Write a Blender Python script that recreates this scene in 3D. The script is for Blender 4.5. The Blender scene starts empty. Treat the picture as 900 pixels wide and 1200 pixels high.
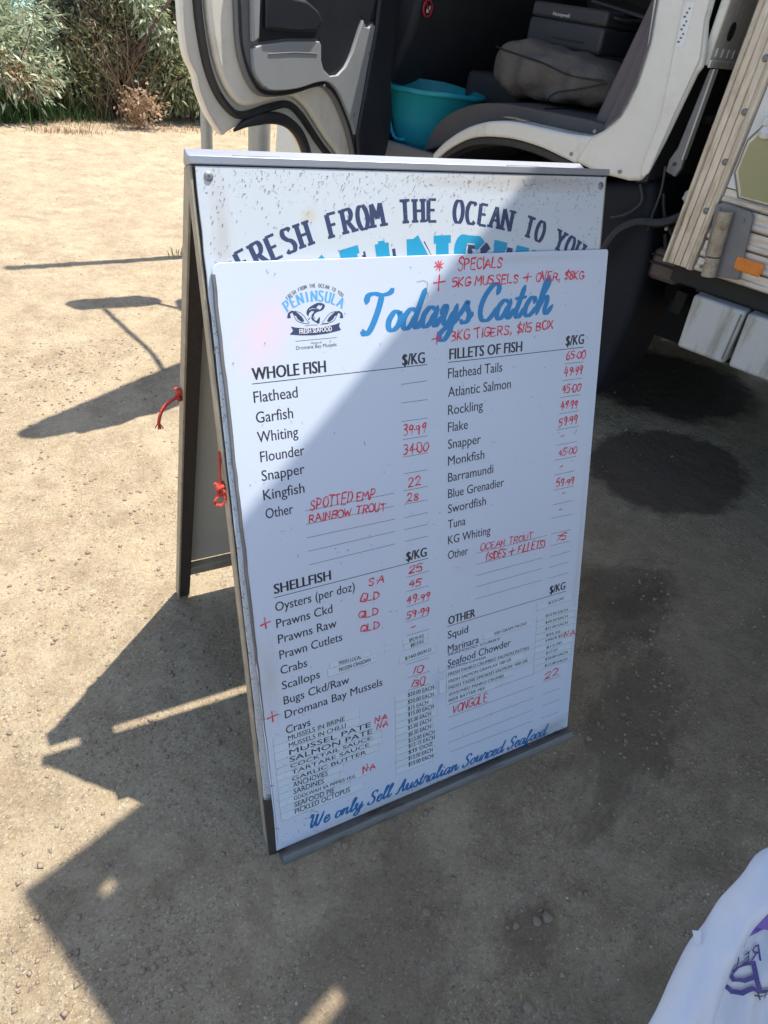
import bpy, bmesh, math, random
import numpy as np
from mathutils import Vector, Matrix, Euler
R = math.radians
rnd = random.Random(7)
scn = bpy.context.scene
col = scn.collection

# ---------------------------------------------------------------- camera, sky, sun, exposure
cd = bpy.data.cameras.new('camera'); cam = bpy.data.objects.new('camera', cd); col.objects.link(cam)
cd.sensor_fit = 'HORIZONTAL'; cd.sensor_width = 36.0; cd.lens = 32.0
cd.clip_start = 0.02; cd.clip_end = 4000
cam.matrix_world = Matrix(((0.88083, 0.19197, -0.43277, -0.27089), (-0.45632, 0.58782, -0.66801, -0.64515),
                           (0.12615, 0.78588, 0.60537, 1.45604), (0, 0, 0, 1)))
scn.camera = cam
scn.view_settings.view_transform = 'Standard'; scn.view_settings.look = 'None'
scn.view_settings.exposure = 0.96; scn.view_settings.gamma = 1.0
SUN_DIR = Vector((0.3, 0.021, 0.954)).normalized()
world = bpy.data.worlds.new('World'); scn.world = world; world.use_nodes = True
wn = world.node_tree; bg = wn.nodes['Background']
sky = wn.nodes.new('ShaderNodeTexSky'); sky.sky_type = 'NISHITA'; sky.sun_disc = False; sky.ozone_density = 1.6
sky.sun_elevation = math.asin(SUN_DIR.z); sky.sun_rotation = math.atan2(SUN_DIR.x, SUN_DIR.y)
wn.links.new(sky.outputs[0], bg.inputs[0]); bg.inputs[1].default_value = 0.15
sl = bpy.data.lights.new('sun', 'SUN'); sl.energy = 4.4; sl.angle = R(0.53); sl.color = (1.0, 0.955, 0.88)
so = bpy.data.objects.new('sun', sl); col.objects.link(so)
so.rotation_euler = SUN_DIR.to_track_quat('Z', 'Y').to_euler()

# ---------------------------------------------------------------- helpers
def tag(o, label=None, cat=None, group=None, kind=None):
    if label: o['label'] = label
    if cat: o['category'] = cat
    if group: o['group'] = group
    if kind: o['kind'] = kind
    return o

def empty(name, loc=(0, 0, 0), rot=(0, 0, 0), parent=None):
    o = bpy.data.objects.new(name, None); col.objects.link(o)
    o.location = loc; o.rotation_euler = rot; o.empty_display_size = 0.1
    if parent: o.parent = parent
    return o

def catmull(pts, n=6, closed=False):
    P = [Vector(p) for p in pts]; out = []
    N = len(P)
    rng = N if closed else N - 1
    for i in range(rng):
        if closed: a, b, c, d = P[(i - 1) % N], P[i], P[(i + 1) % N], P[(i + 2) % N]
        else: a, b, c, d = P[max(i - 1, 0)], P[i], P[i + 1], P[min(i + 2, N - 1)]
        for k in range(n):
            t = k / n
            out.append(0.5 * ((2 * b) + (c - a) * t + (2 * a - 5 * b + 4 * c - d) * t * t + (3 * b - a - 3 * c + d) * t ** 3))
    if not closed: out.append(P[-1])
    return out

class MB:
    def __init__(s): s.v = []; s.f = []
    def add(s, vs, fs, M=None):
        k = len(s.v)
        if M is not None: vs = [M @ Vector(v) for v in vs]
        s.v += [tuple(v) for v in vs]; s.f += [tuple(i + k for i in f) for f in fs]; return s
    def box(s, a, b, M=None):
        x0, y0, z0 = a; x1, y1, z1 = b
        return s.add([(x0, y0, z0), (x1, y0, z0), (x1, y1, z0), (x0, y1, z0), (x0, y0, z1), (x1, y0, z1), (x1, y1, z1), (x0, y1, z1)],
                     [(0, 3, 2, 1), (4, 5, 6, 7), (0, 1, 5, 4), (1, 2, 6, 5), (2, 3, 7, 6), (3, 0, 4, 7)], M)
    def prism(s, pts, h0, h1, axis='z', M=None):
        """extrude a 2D outline; axis y: pts are (x, z) and h runs along y; axis z: pts (x, y); axis x: pts (y, z)"""
        n = len(pts)
        def P(p, h):
            return (p[0], h, p[1]) if axis == 'y' else ((p[0], p[1], h) if axis == 'z' else (h, p[0], p[1]))
        vs = [P(p, h0) for p in pts] + [P(p, h1) for p in pts]
        fs = [tuple(range(n - 1, -1, -1)), tuple(range(n, 2 * n))] + [(i, (i + 1) % n, n + (i + 1) % n, n + i) for i in range(n)]
        return s.add(vs, fs, M)
    def tube(s, path, r, n=10, closed=False, cap=True, flat=1.0, up=None):
        P = [Vector(p) for p in path]; m = len(P); rr = r if hasattr(r, '__len__') else [r] * m
        rings = []; prev = None
        for i in range(m):
            a = P[(i - 1) % m] if (closed or i > 0) else P[i]
            b = P[(i + 1) % m] if (closed or i < m - 1) else P[i]
            t = (b - a).normalized() if (b - a).length > 1e-9 else Vector((0, 0, 1))
            if prev is None:
                u = Vector(up) if up else (Vector((0, 0, 1)) if abs(t.z) < .9 else Vector((1, 0, 0)))
                u = (u - t * u.dot(t)).normalized()
            else:
                u = (prev - t * prev.dot(t)).normalized()
            prev = u; w = t.cross(u)
            rings.append([P[i] + (u * math.cos(2 * math.pi * k / n) + w * math.sin(2 * math.pi * k / n) * flat) * rr[i] for k in range(n)])
        vs = [v for rg in rings for v in rg]; fs = []
        for i in range(m if closed else m - 1):
            j = (i + 1) % m
            for k in range(n):
                fs.append((i * n + k, i * n + (k + 1) % n, j * n + (k + 1) % n, j * n + k))
        if cap and not closed:
            fs.append(tuple(range(n - 1, -1, -1))); fs.append(tuple((m - 1) * n + k for k in range(n)))
        return s.add(vs, fs)
    def lathe(s, prof, n=24, M=None, cap=True):
        vs = []; fs = []
        for r, z in prof:
            for k in range(n):
                a = 2 * math.pi * k / n; vs.append((r * math.cos(a), r * math.sin(a), z))
        for i in range(len(prof) - 1):
            for k in range(n):
                fs.append((i * n + k, i * n + (k + 1) % n, (i + 1) * n + (k + 1) % n, (i + 1) * n + k))
        if cap:
            fs.append(tuple(range(n - 1, -1, -1))); fs.append(tuple((len(prof) - 1) * n + k for k in range(n)))
        return s.add(vs, fs, M)
    def grid(s, pts, nu, nv):
        return s.add(pts, [(i * nv + j, (i + 1) * nv + j, (i + 1) * nv + j + 1, i * nv + j + 1) for i in range(nu - 1) for j in range(nv - 1)])
    def build(s, name, m=None, parent=None, smooth=False, bevel=0, seg=2, loc=None, rot=None, fixn=True, auto=None, subsurf=0, solid=0):
        me = bpy.data.meshes.new(name); me.from_pydata(s.v, [], s.f); me.update()
        if fixn:
            bm = bmesh.new(); bm.from_mesh(me); bmesh.ops.recalc_face_normals(bm, faces=bm.faces); bm.to_mesh(me); bm.free()
        o = bpy.data.objects.new(name, me); col.objects.link(o)
        if m: me.materials.append(m)
        if parent: o.parent = parent
        if loc: o.location = loc
        if rot: o.rotation_euler = rot
        if solid:
            sm = o.modifiers.new('solid', 'SOLIDIFY'); sm.thickness = solid; sm.offset = 0
        if bevel:
            bv = o.modifiers.new('bevel', 'BEVEL'); bv.width = bevel; bv.segments = seg; bv.limit_method = 'ANGLE'; bv.angle_limit = R(35); bv.harden_normals = False
        if subsurf:
            ss = o.modifiers.new('sub', 'SUBSURF'); ss.levels = subsurf; ss.render_levels = subsurf
        if smooth or bevel:
            for p in me.polygons: p.use_smooth = True
            me.set_sharp_from_angle(angle=R(auto if auto else 40))
        return o

def fast_mesh(name, V, F, m, parent=None, smooth=False):
    """V (n,3) array, F (k,q) int array"""
    me = bpy.data.meshes.new(name); V = np.asarray(V, dtype=np.float32); F = np.asarray(F, dtype=np.int32)
    q = F.shape[1]
    me.vertices.add(len(V)); me.vertices.foreach_set('co', V.ravel())
    me.loops.add(F.size); me.loops.foreach_set('vertex_index', F.ravel())
    me.polygons.add(len(F)); me.polygons.foreach_set('loop_start', np.arange(0, F.size, q, dtype=np.int32))
    me.update(calc_edges=True); me.validate()
    if smooth: me.polygons.foreach_set('use_smooth', np.ones(len(F), dtype=bool))
    o = bpy.data.objects.new(name, me); col.objects.link(o); me.materials.append(m)
    if parent: o.parent = parent
    return o

# ---------------------------------------------------------------- materials
def mat(name, color, rough=0.5, metal=0.0, var=None, vscale=8.0, vamt=0.5, bump=0.0, bscale=60.0, spec=0.5,
        dirt=None, dscale=4.0, dlo=0.55, dhi=0.7, stretch=(1, 1, 1), transl=0.0, detail=6, coat=0.0, rvar=0.0, dmax=1.0):
    m = bpy.data.materials.new(name); m.use_nodes = True; nt = m.node_tree; N = nt.nodes; L = nt.links
    b = N['Principled BSDF']; b.inputs['Roughness'].default_value = rough; b.inputs['Metallic'].default_value = metal
    b.inputs['Specular IOR Level'].default_value = spec; b.inputs['Coat Weight'].default_value = coat
    tc = N.new('ShaderNodeTexCoord'); mp = N.new('ShaderNodeMapping'); mp.inputs['Scale'].default_value = stretch
    L.new(tc.outputs['Object'], mp.inputs[0])
    cur = None
    rgb = N.new('ShaderNodeRGB'); rgb.outputs[0].default_value = (*color, 1); cur = rgb.outputs[0]
    if var is not None:
        n = N.new('ShaderNodeTexNoise'); n.inputs['Scale'].default_value = vscale; n.inputs['Detail'].default_value = detail
        n.inputs['Roughness'].default_value = 0.65
        L.new(mp.outputs[0], n.inputs['Vector'])
        r = N.new('ShaderNodeValToRGB'); r.color_ramp.elements[0].position = 0.35; r.color_ramp.elements[1].position = 0.68
        L.new(n.outputs['Fac'], r.inputs[0])
        ml = N.new('ShaderNodeMath'); ml.operation = 'MULTIPLY'; ml.inputs[1].default_value = vamt; L.new(r.outputs[0], ml.inputs[0])
        mx = N.new('ShaderNodeMix'); mx.data_type = 'RGBA'; L.new(ml.outputs[0], mx.inputs[0]); L.new(cur, mx.inputs[6]); mx.inputs[7].default_value = (*var, 1)
        cur = mx.outputs[2]
    if dirt is not None:
        n = N.new('ShaderNodeTexNoise'); n.inputs['Scale'].default_value = dscale; n.inputs['Detail'].default_value = 12; n.inputs['Roughness'].default_value = 0.72
        L.new(mp.outputs[0], n.inputs['Vector'])
        r = N.new('ShaderNodeMapRange'); r.inputs[1].default_value = dlo; r.inputs[2].default_value = dhi; r.inputs[4].default_value = dmax
        L.new(n.outputs['Fac'], r.inputs[0])
        mx = N.new('ShaderNodeMix'); mx.data_type = 'RGBA'; L.new(r.outputs[0], mx.inputs[0]); L.new(cur, mx.inputs[6]); mx.inputs[7].default_value = (*dirt, 1)
        cur = mx.outputs[2]
    if rvar:
        n = N.new('ShaderNodeTexNoise'); n.inputs['Scale'].default_value = 14; n.inputs['Detail'].default_value = 8; L.new(mp.outputs[0], n.inputs['Vector'])
        r = N.new('ShaderNodeMapRange'); r.inputs[1].default_value = .3; r.inputs[2].default_value = .7; r.inputs[3].default_value = max(rough - rvar, .05); r.inputs[4].default_value = min(rough + rvar, 1)
        L.new(n.outputs['Fac'], r.inputs[0]); L.new(r.outputs[0], b.inputs['Roughness'])
    L.new(cur, b.inputs['Base Color'])
    if bump:
        n = N.new('ShaderNodeTexNoise'); n.inputs['Scale'].default_value = bscale; n.inputs['Detail'].default_value = 8
        L.new(mp.outputs[0], n.inputs['Vector'])
        bp = N.new('ShaderNodeBump'); bp.inputs['Strength'].default_value = bump; bp.inputs['Distance'].default_value = 0.01
        L.new(n.outputs['Fac'], bp.inputs['Height']); L.new(bp.outputs[0], b.inputs['Normal'])
    if transl:
        t = N.new('ShaderNodeBsdfTranslucent'); L.new(cur, t.inputs[0]); ms = N.new('ShaderNodeMixShader'); ms.inputs[0].default_value = transl
        L.new(b.outputs[0], ms.inputs[1]); L.new(t.outputs[0], ms.inputs[2]); L.new(ms.outputs[0], N['Material Output'].inputs[0])
    return m

M = {}
M['cab_paint'] = mat('cab_paint', (.76, .74, .67), .32, var=(.60, .57, .50), vscale=3, vamt=.5, dirt=(.40, .32, .21), dscale=7, dlo=.55, dhi=.80, coat=.15, rvar=.1, dmax=.7)
M['door_paint'] = mat('door_paint', (.78, .73, .63), .30, var=(.62, .57, .48), vscale=4, vamt=.5, dirt=(.42, .34, .23), dscale=10, dlo=.54, dhi=.8, coat=.15, dmax=.6)
M['rubber'] = mat('rubber', (.018, .019, .022), .55, var=(.035, .034, .034), vscale=30, bump=.1, bscale=200)
M['trim_grey'] = mat('trim_grey', (.30, .31, .31), .6, var=(.24, .25, .25), vscale=5, bump=.25, bscale=500, dirt=(.38, .36, .32), dscale=20, dlo=.58, dhi=.8, dmax=.5)
M['trim_mid'] = mat('trim_mid', (.14, .14, .145), .6, var=(.19, .185, .18), vscale=8, bump=.2, bscale=400)
M['trim_dark'] = mat('trim_dark', (.010, .012, .018), .55, var=(.030, .031, .036), vscale=7, bump=.2, bscale=450, dirt=(.07, .065, .06), dscale=26, dlo=.6, dhi=.85, dmax=.5)
M['interior'] = mat('interior', (.036, .037, .042), .7, var=(.055, .053, .054), vscale=6, bump=.2, bscale=300, dirt=(.09, .08, .07), dscale=60, dlo=.62, dhi=.8, dmax=.5)
M['seat_vinyl'] = mat('seat_vinyl', (.095, .085, .082), .55, var=(.07, .063, .062), vscale=10, bump=.2, bscale=250, dirt=(.16, .14, .12), dscale=12, dlo=.58, dhi=.8, dmax=.5)
M['cushion'] = mat('cushion', (.16, .135, .115), .8, var=(.075, .064, .055), vscale=9, bump=.5, bscale=60, dirt=(.20, .17, .14), dscale=18, dlo=.55, dhi=.75, dmax=.7)
M['seat_side'] = mat('seat_side', (.15, .13, .135), .8, var=(.12, .10, .105), vscale=10, bump=.3, bscale=400)
M['floor_mat'] = mat('floor_mat', (.13, .12, .11), .85, var=(.22, .19, .15), vscale=12, bump=.3, bscale=120)
M['teal'] = mat('teal', (.020, .36, .42), .38, var=(.022, .30, .36), vscale=6, bump=.05, bscale=40, transl=.12, dirt=(.06, .30, .33), dscale=25, dlo=.6, dhi=.8, dmax=.5)
M['teal_handle'] = mat('teal_handle', (.01, .42, .55), .35, transl=.1)
M['black_plastic'] = mat('black_plastic', (.050, .051, .056), .5, var=(.045, .045, .05), vscale=10, bump=.15, bscale=300, dirt=(.09, .09, .09), dscale=50, dlo=.62, dhi=.8, dmax=.5)
M['screen'] = mat('screen', (.012, .016, .025), .12, var=(.02, .03, .05), vscale=4)
M['alu'] = mat('alu', (.62, .56, .48), .42, .35, var=(.52, .44, .34), vscale=7, vamt=.7, dirt=(.25, .175, .10), dscale=9, dlo=.48, dhi=.72, stretch=(4, 4, 1), rvar=.1, dmax=.75)
M['alu_rib'] = mat('alu_rib', (.66, .61, .54), .4, .3, var=(.54, .46, .36), vscale=7, vamt=.7, dirt=(.27, .19, .11), dscale=8, dlo=.46, dhi=.72, stretch=(1, 1, 5), rvar=.1, dmax=.8)
M['steel_grey'] = mat('steel_grey', (.19, .19, .20), .5, .4, var=(.13, .13, .13), vscale=12, dirt=(.22, .13, .07), dscale=16, dlo=.6, dhi=.75, bump=.1, bscale=80)
M['rust_steel'] = mat('rust_steel', (.42, .37, .28), .6, .2, var=(.22, .12, .06), vscale=22, vamt=.6, dirt=(.10, .05, .03), dscale=26, dlo=.55, dhi=.7, bump=.3, bscale=90)
M['screw'] = mat('screw', (.28, .28, .29), .5, .6, var=(.15, .14, .13), vscale=60)
M['amber'] = mat('amber', (.75, .22, .015), .3, var=(.55, .16, .01), vscale=50, coat=.4)
M['olive'] = mat('olive', (.34, .32, .16), .45, var=(.29, .27, .13), vscale=5)
M['tank'] = mat('tank', (.50, .50, .48), .5, var=(.42, .41, .38), vscale=5, dirt=(.20, .175, .11), dscale=5, dlo=.47, dhi=.68, stretch=(3, 3, .5), bump=.1, bscale=50, dmax=.8)
M['chassis'] = mat('chassis', (.014, .013, .013), .8, var=(.028, .024, .02), vscale=14, bump=.4, bscale=60)
M['brown_metal'] = mat('brown_metal', (.10, .075, .06), .7, var=(.06, .045, .035), vscale=12, bump=.3, bscale=70)
M['tyre'] = mat('tyre', (.014, .014, .016), .85, var=(.024, .023, .022), vscale=12, bump=.2, bscale=100)
M['mudguard'] = mat('mudguard', (.010, .011, .016), .7, var=(.016, .017, .022), vscale=4, bump=.1, bscale=30, spec=.25)
M['rim'] = mat('rim', (.45, .44, .42), .5, .5, var=(.3, .26, .2), vscale=10)
M['glass'] = mat('glass', (.05, .07, .07), .05)
M['white_box'] = mat('white_box', (.70, .69, .66), .45, var=(.62, .60, .55), vscale=2)
M['canvas'] = mat('canvas', (.10, .12, .17), .85, var=(.08, .10, .15), vscale=3, bump=.3, bscale=200)
M['frame_alu'] = mat('frame_alu', (.26, .25, .24), .42, .75, var=(.17, .16, .15), vscale=20, dirt=(.12, .09, .06), dscale=18, dlo=.58, dhi=.75, stretch=(1, 1, 1), bump=.05, bscale=100)
M['cap_alu'] = mat('cap_alu', (.36, .37, .40), .42, .6, var=(.26, .27, .29), vscale=16, dirt=(.25, .20, .15), dscale=22, dlo=.58, dhi=.78, stretch=(.4, 2, 2), dmax=.7)
M['leg_tan'] = mat('leg_tan', (.40, .34, .25), .55, .2, var=(.22, .19, .15), vscale=25, vamt=.7, dirt=(.13, .11, .09), dscale=15, dlo=.58, dhi=.75)
M['leg_black'] = mat('leg_black', (.035, .030, .028), .5, var=(.07, .04, .025), vscale=25, bump=.2, bscale=100)
M['panel_back'] = mat('panel_back', (.50, .47, .41), .5, var=(.42, .40, .35), vscale=2.5, dirt=(.30, .27, .22), dscale=7, dlo=.6, dhi=.8, dmax=.5)
M['lip'] = mat('lip', (.15, .15, .145), .5, .5, var=(.22, .21, .19), vscale=14, stretch=(.3, 3, 1), dirt=(.07, .055, .045), dscale=20, dlo=.55, dhi=.7)
M['ink_black'] = mat('ink_black', (.020, .020, .032), .4)
M['ink_navy'] = mat('ink_navy', (.035, .050, .120), .4, dirt=(.30, .33, .38), dscale=60, dlo=.64, dhi=.70)
M['ink_cyan'] = mat('ink_cyan', (.015, .30, .50), .4, dirt=(.5, .6, .65), dscale=70, dlo=.67, dhi=.72)
M['ink_blue'] = mat('ink_blue', (.025, .225, .50), .4, dirt=(.4, .5, .62), dscale=80, dlo=.68, dhi=.74)
M['ink_deepblue'] = mat('ink_deepblue', (.02, .14, .36), .4, dirt=(.4, .45, .6), dscale=80, dlo=.68, dhi=.74)
M['ink_lightblue'] = mat('ink_lightblue', (.10, .38, .68), .4)
M['ink_red'] = mat('ink_red', (.70, .012, .035), .45, var=(.74, .05, .08), vscale=120, vamt=.6)
M['ink_grey'] = mat('ink_grey', (.10, .10, .12), .5)
M['ink_white'] = mat('ink_white', (.8, .8, .8), .5)
M['scuff'] = mat('scuff', (.18, .16, .17), .8, var=(.34, .26, .18), vscale=30)
M['sticker'] = mat('sticker', (.60, .675, .73), .3, var=(.57, .645, .69), vscale=12, vamt=.6)
M['sticker_b'] = mat('sticker_b', (.58, .66, .70), .25, var=(.62, .69, .75), vscale=9, vamt=.7)
M['sticker_c'] = mat('sticker_c', (.63, .69, .76), .3, var=(.58, .66, .71), vscale=20, vamt=.5)
M['rope'] = mat('rope', (.72, .09, .05), .85, var=(.45, .04, .03), vscale=120, bump=.8, bscale=300)
M['galv'] = mat('galv', (.40, .40, .38), .45, .5, var=(.27, .27, .25), vscale=18, dirt=(.2, .17, .12), dscale=8, dlo=.6, dhi=.8, stretch=(1, 1, .3))
M['stone'] = mat('stone', (.24, .185, .13), .9, var=(.36, .29, .20), vscale=25, bump=.4, bscale=90)
M['stone_pale'] = mat('stone_pale', (.52, .45, .35), .85, var=(.38, .34, .28), vscale=40, bump=.3, bscale=90)
M['plastic_bag'] = mat('plastic_bag', (.72, .75, .80), .22, var=(.60, .65, .76), vscale=9, vamt=.7, bump=.9, bscale=11, transl=.45, stretch=(1.6, .5, 1))
M['bag_ink'] = mat('bag_ink', (.045, .035, .20), .45, transl=.1)
M['bag_purple'] = mat('bag_purple', (.16, .10, .42), .45, transl=.2)
M['black_print'] = mat('black_print', (.02, .02, .04), .5)
M['red_print'] = mat('red_print', (.6, .03, .05), .5)

# white menu faces with a stain of their own
def board_white(name, base, stains, speck_top=False):
    m = mat(name, base, .34, var=tuple(c * .96 for c in base), vscale=3, vamt=.5, dirt=(.36, .33, .34), dscale=55, dlo=.70, dhi=.76, dmax=.8)
    nt = m.node_tree; N = nt.nodes; L = nt.links; b = N['Principled BSDF']
    cur = b.inputs['Base Color'].links[0].from_socket
    tc = [n for n in N if n.bl_idname == 'ShaderNodeTexCoord'][0]
    for (cx, cy, rx, ry, ang, c, amt) in stains:
        mp = N.new('ShaderNodeMapping'); mp.vector_type = 'TEXTURE'; mp.inputs['Location'].default_value = (cx, cy, 0)
        mp.inputs['Rotation'].default_value = (0, 0, ang); mp.inputs['Scale'].default_value = (rx, ry, 1)
        L.new(tc.outputs['Object'], mp.inputs[0])
        nz = N.new('ShaderNodeTexNoise'); nz.inputs['Scale'].default_value = 2.2; nz.inputs['Detail'].default_value = 6; L.new(mp.outputs[0], nz.inputs['Vector'])
        ln = N.new('ShaderNodeVectorMath'); ln.operation = 'LENGTH'; L.new(mp.outputs[0], ln.inputs[0])
        ad = N.new('ShaderNodeMath'); ad.operation = 'ADD'; L.new(ln.outputs['Value'], ad.inputs[0]); L.new(nz.outputs['Fac'], ad.inputs[1])
        mr = N.new('ShaderNodeMapRange'); mr.inputs[1].default_value = 1.5; mr.inputs[2].default_value = .6; mr.inputs[3].default_value = 0; mr.inputs[4].default_value = amt
        L.new(ad.outputs[0], mr.inputs[0])
        mx = N.new('ShaderNodeMix'); mx.data_type = 'RGBA'; L.new(mr.outputs[0], mx.inputs[0]); L.new(cur, mx.inputs[6]); mx.inputs[7].default_value = (*c, 1); cur = mx.outputs[2]
    if speck_top:
        sx = N.new('ShaderNodeSeparateXYZ'); L.new(tc.outputs['Object'], sx.inputs[0])
        g = N.new('ShaderNodeMapRange'); g.inputs[1].default_value = 1.05; g.inputs[2].default_value = 1.29; g.inputs[3].default_value = .78; g.inputs[4].default_value = .60
        L.new(sx.outputs['Y'], g.inputs[0])
        nz = N.new('ShaderNodeTexNoise'); nz.inputs['Scale'].default_value = 150; nz.inputs['Detail'].default_value = 5; nz.inputs['Roughness'].default_value = .7; L.new(tc.outputs['Object'], nz.inputs['Vector'])
        gt = N.new('ShaderNodeMath'); gt.operation = 'SUBTRACT'; L.new(nz.outputs['Fac'], gt.inputs[0]); L.new(g.outputs[0], gt.inputs[1])
        mm = N.new('ShaderNodeMath'); mm.operation = 'MULTIPLY'; mm.inputs[1].default_value = 22; mm.use_clamp = True; L.new(gt.outputs[0], mm.inputs[0])
        mx = N.new('ShaderNodeMix'); mx.data_type = 'RGBA'; L.new(mm.outputs[0], mx.inputs[0]); L.new(cur, mx.inputs[6]); mx.inputs[7].default_value = (.33, .27, .20, 1); cur = mx.outputs[2]
    L.new(cur, b.inputs['Base Color'])
    return m
M['menu_white'] = board_white('menu_white', (.585, .64, .735), [(.07, 1.06, .09, .05, .9, (.82, .55, .60), .55), (.02, .42, .03, .12, 0, (.45, .43, .40), .5),
                              (.03, .12, .03, .08, 0, (.55, .52, .48), .4), (.40, .27, .03, .05, 0, (.30, .42, .62), .45),
    (.74, .02, .10, .03, .1, (.33, .31, .29), .6), (.30, .012, .35, .018, 0, (.40, .38, .36), .5), (.60, 1.155, .25, .012, 0, (.45, .45, .45), .4), (.788, .45, .014, .35, 0, (.45, .45, .46), .4), (.47, .56, .05, .03, .4, (.55, .58, .66), .5), (.24, .70, .10, .05, .2, (.62, .60, .68), .4)])
M['frame_white'] = board_white('frame_white', (.54, .585, .625), [(0.0, .35, .03, .4, 0, (.42, .36, .30), .6), (.16, 1.23, .02, .015, .5, (.50, .47, .33), .7), (.60, 1.285, .30, .022, 0, (.38, .31, .24), .6), (.02, 1.20, .02, .10, 0, (.42, .38, .33), .5)], True)

# ground
def ground_mat():
    m = bpy.data.materials.new('sandy_ground'); m.use_nodes = True; nt = m.node_tree; N = nt.nodes; L = nt.links
    b = N['Principled BSDF']; b.inputs['Roughness'].default_value = .9; b.inputs['Specular IOR Level'].default_value = .2
    tc = N.new('ShaderNodeTexCoord')
    def noise(sc, det=8, ro=.6):
        n = N.new('ShaderNodeTexNoise'); n.inputs['Scale'].default_value = sc; n.inputs['Detail'].default_value = det; n.inputs['Roughness'].default_value = ro
        L.new(tc.outputs['Object'], n.inputs['Vector']); return n.outputs['Fac']
    def mr(s, a, bb, c=0, d=1):
        r = N.new('ShaderNodeMapRange'); r.inputs[1].default_value = a; r.inputs[2].default_value = bb; r.inputs[3].default_value = c; r.inputs[4].default_value = d
        L.new(s, r.inputs[0]); return r.outputs[0]
    def mix(f, a, c):
        x = N.new('ShaderNodeMix'); x.data_type = 'RGBA'; L.new(f, x.inputs[0])
        if isinstance(a, tuple): x.inputs[6].default_value = (*a, 1)
        else: L.new(a, x.inputs[6])
        if isinstance(c, tuple): x.inputs[7].default_value = (*c, 1)
        else: L.new(c, x.inputs[7])
        return x.outputs[2]
    cur = mix(mr(noise(1.3), .3, .7), (.475, .38, .25), (.415, .33, .21))
    cur = mix(mr(noise(9, 12, .75), .42, .66), cur, (.36, .265, .155))
    cur = mix(mr(noise(38, 10, .8), .50, .66, 0, .8), cur, (.27, .195, .12))
    cur = mix(mr(noise(120, 6, .75), .53, .63, 0, .9), cur, (.17, .13, .09))
    cur = mix(mr(noise(190, 3, .6), .57, .65, 0, .8), cur, (.60, .52, .41))
    cur = mix(mr(noise(3.6, 12, .7), .46, .64, 0, .55), cur, (.54, .43, .285))
    cur = mix(mr(noise(5.5, 14, .78), .50, .62, 0, .5), cur, (.245, .18, .115))
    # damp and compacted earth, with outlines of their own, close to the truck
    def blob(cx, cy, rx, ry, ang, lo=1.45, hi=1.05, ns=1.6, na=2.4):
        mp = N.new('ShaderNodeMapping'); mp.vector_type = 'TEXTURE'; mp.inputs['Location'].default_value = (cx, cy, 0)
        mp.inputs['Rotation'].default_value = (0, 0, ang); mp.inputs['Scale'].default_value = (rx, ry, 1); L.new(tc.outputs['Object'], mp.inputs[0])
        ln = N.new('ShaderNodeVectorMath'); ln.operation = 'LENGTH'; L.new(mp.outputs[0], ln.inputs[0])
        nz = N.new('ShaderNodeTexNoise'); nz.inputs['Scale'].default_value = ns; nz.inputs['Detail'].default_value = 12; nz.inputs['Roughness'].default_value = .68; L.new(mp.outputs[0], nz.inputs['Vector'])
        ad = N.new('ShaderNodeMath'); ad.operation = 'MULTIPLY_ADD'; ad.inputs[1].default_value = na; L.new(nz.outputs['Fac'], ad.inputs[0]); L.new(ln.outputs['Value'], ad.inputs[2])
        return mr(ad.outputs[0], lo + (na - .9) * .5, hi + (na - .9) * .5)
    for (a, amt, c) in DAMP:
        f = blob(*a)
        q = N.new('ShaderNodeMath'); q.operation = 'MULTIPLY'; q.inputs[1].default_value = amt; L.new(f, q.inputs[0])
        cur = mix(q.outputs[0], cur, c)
    L.new(cur, b.inputs['Base Color'])
    bp = N.new('ShaderNodeBump'); bp.inputs['Strength'].default_value = 1.0; bp.inputs['Distance'].default_value = .012; L.new(noise(95, 8, .72), bp.inputs['Height'])
    b2 = N.new('ShaderNodeBump'); b2.inputs['Strength'].default_value = .5; b2.inputs['Distance'].default_value = .03; L.new(noise(14, 6, .6), b2.inputs['Height'])
    L.new(bp.outputs[0], b2.inputs['Normal']); L.new(b2.outputs[0], b.inputs['Normal'])
    return m
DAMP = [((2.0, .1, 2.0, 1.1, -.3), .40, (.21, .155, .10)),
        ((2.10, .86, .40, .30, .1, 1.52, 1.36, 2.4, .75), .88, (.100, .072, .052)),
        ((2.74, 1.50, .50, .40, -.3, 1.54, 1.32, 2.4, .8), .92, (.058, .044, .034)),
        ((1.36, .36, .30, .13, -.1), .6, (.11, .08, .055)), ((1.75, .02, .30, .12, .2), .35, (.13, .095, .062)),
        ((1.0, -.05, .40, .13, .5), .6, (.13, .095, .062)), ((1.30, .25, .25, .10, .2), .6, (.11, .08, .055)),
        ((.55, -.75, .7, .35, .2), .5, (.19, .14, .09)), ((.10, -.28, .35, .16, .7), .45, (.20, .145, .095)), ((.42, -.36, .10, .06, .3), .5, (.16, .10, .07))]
M['ground'] = ground_mat()
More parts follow.
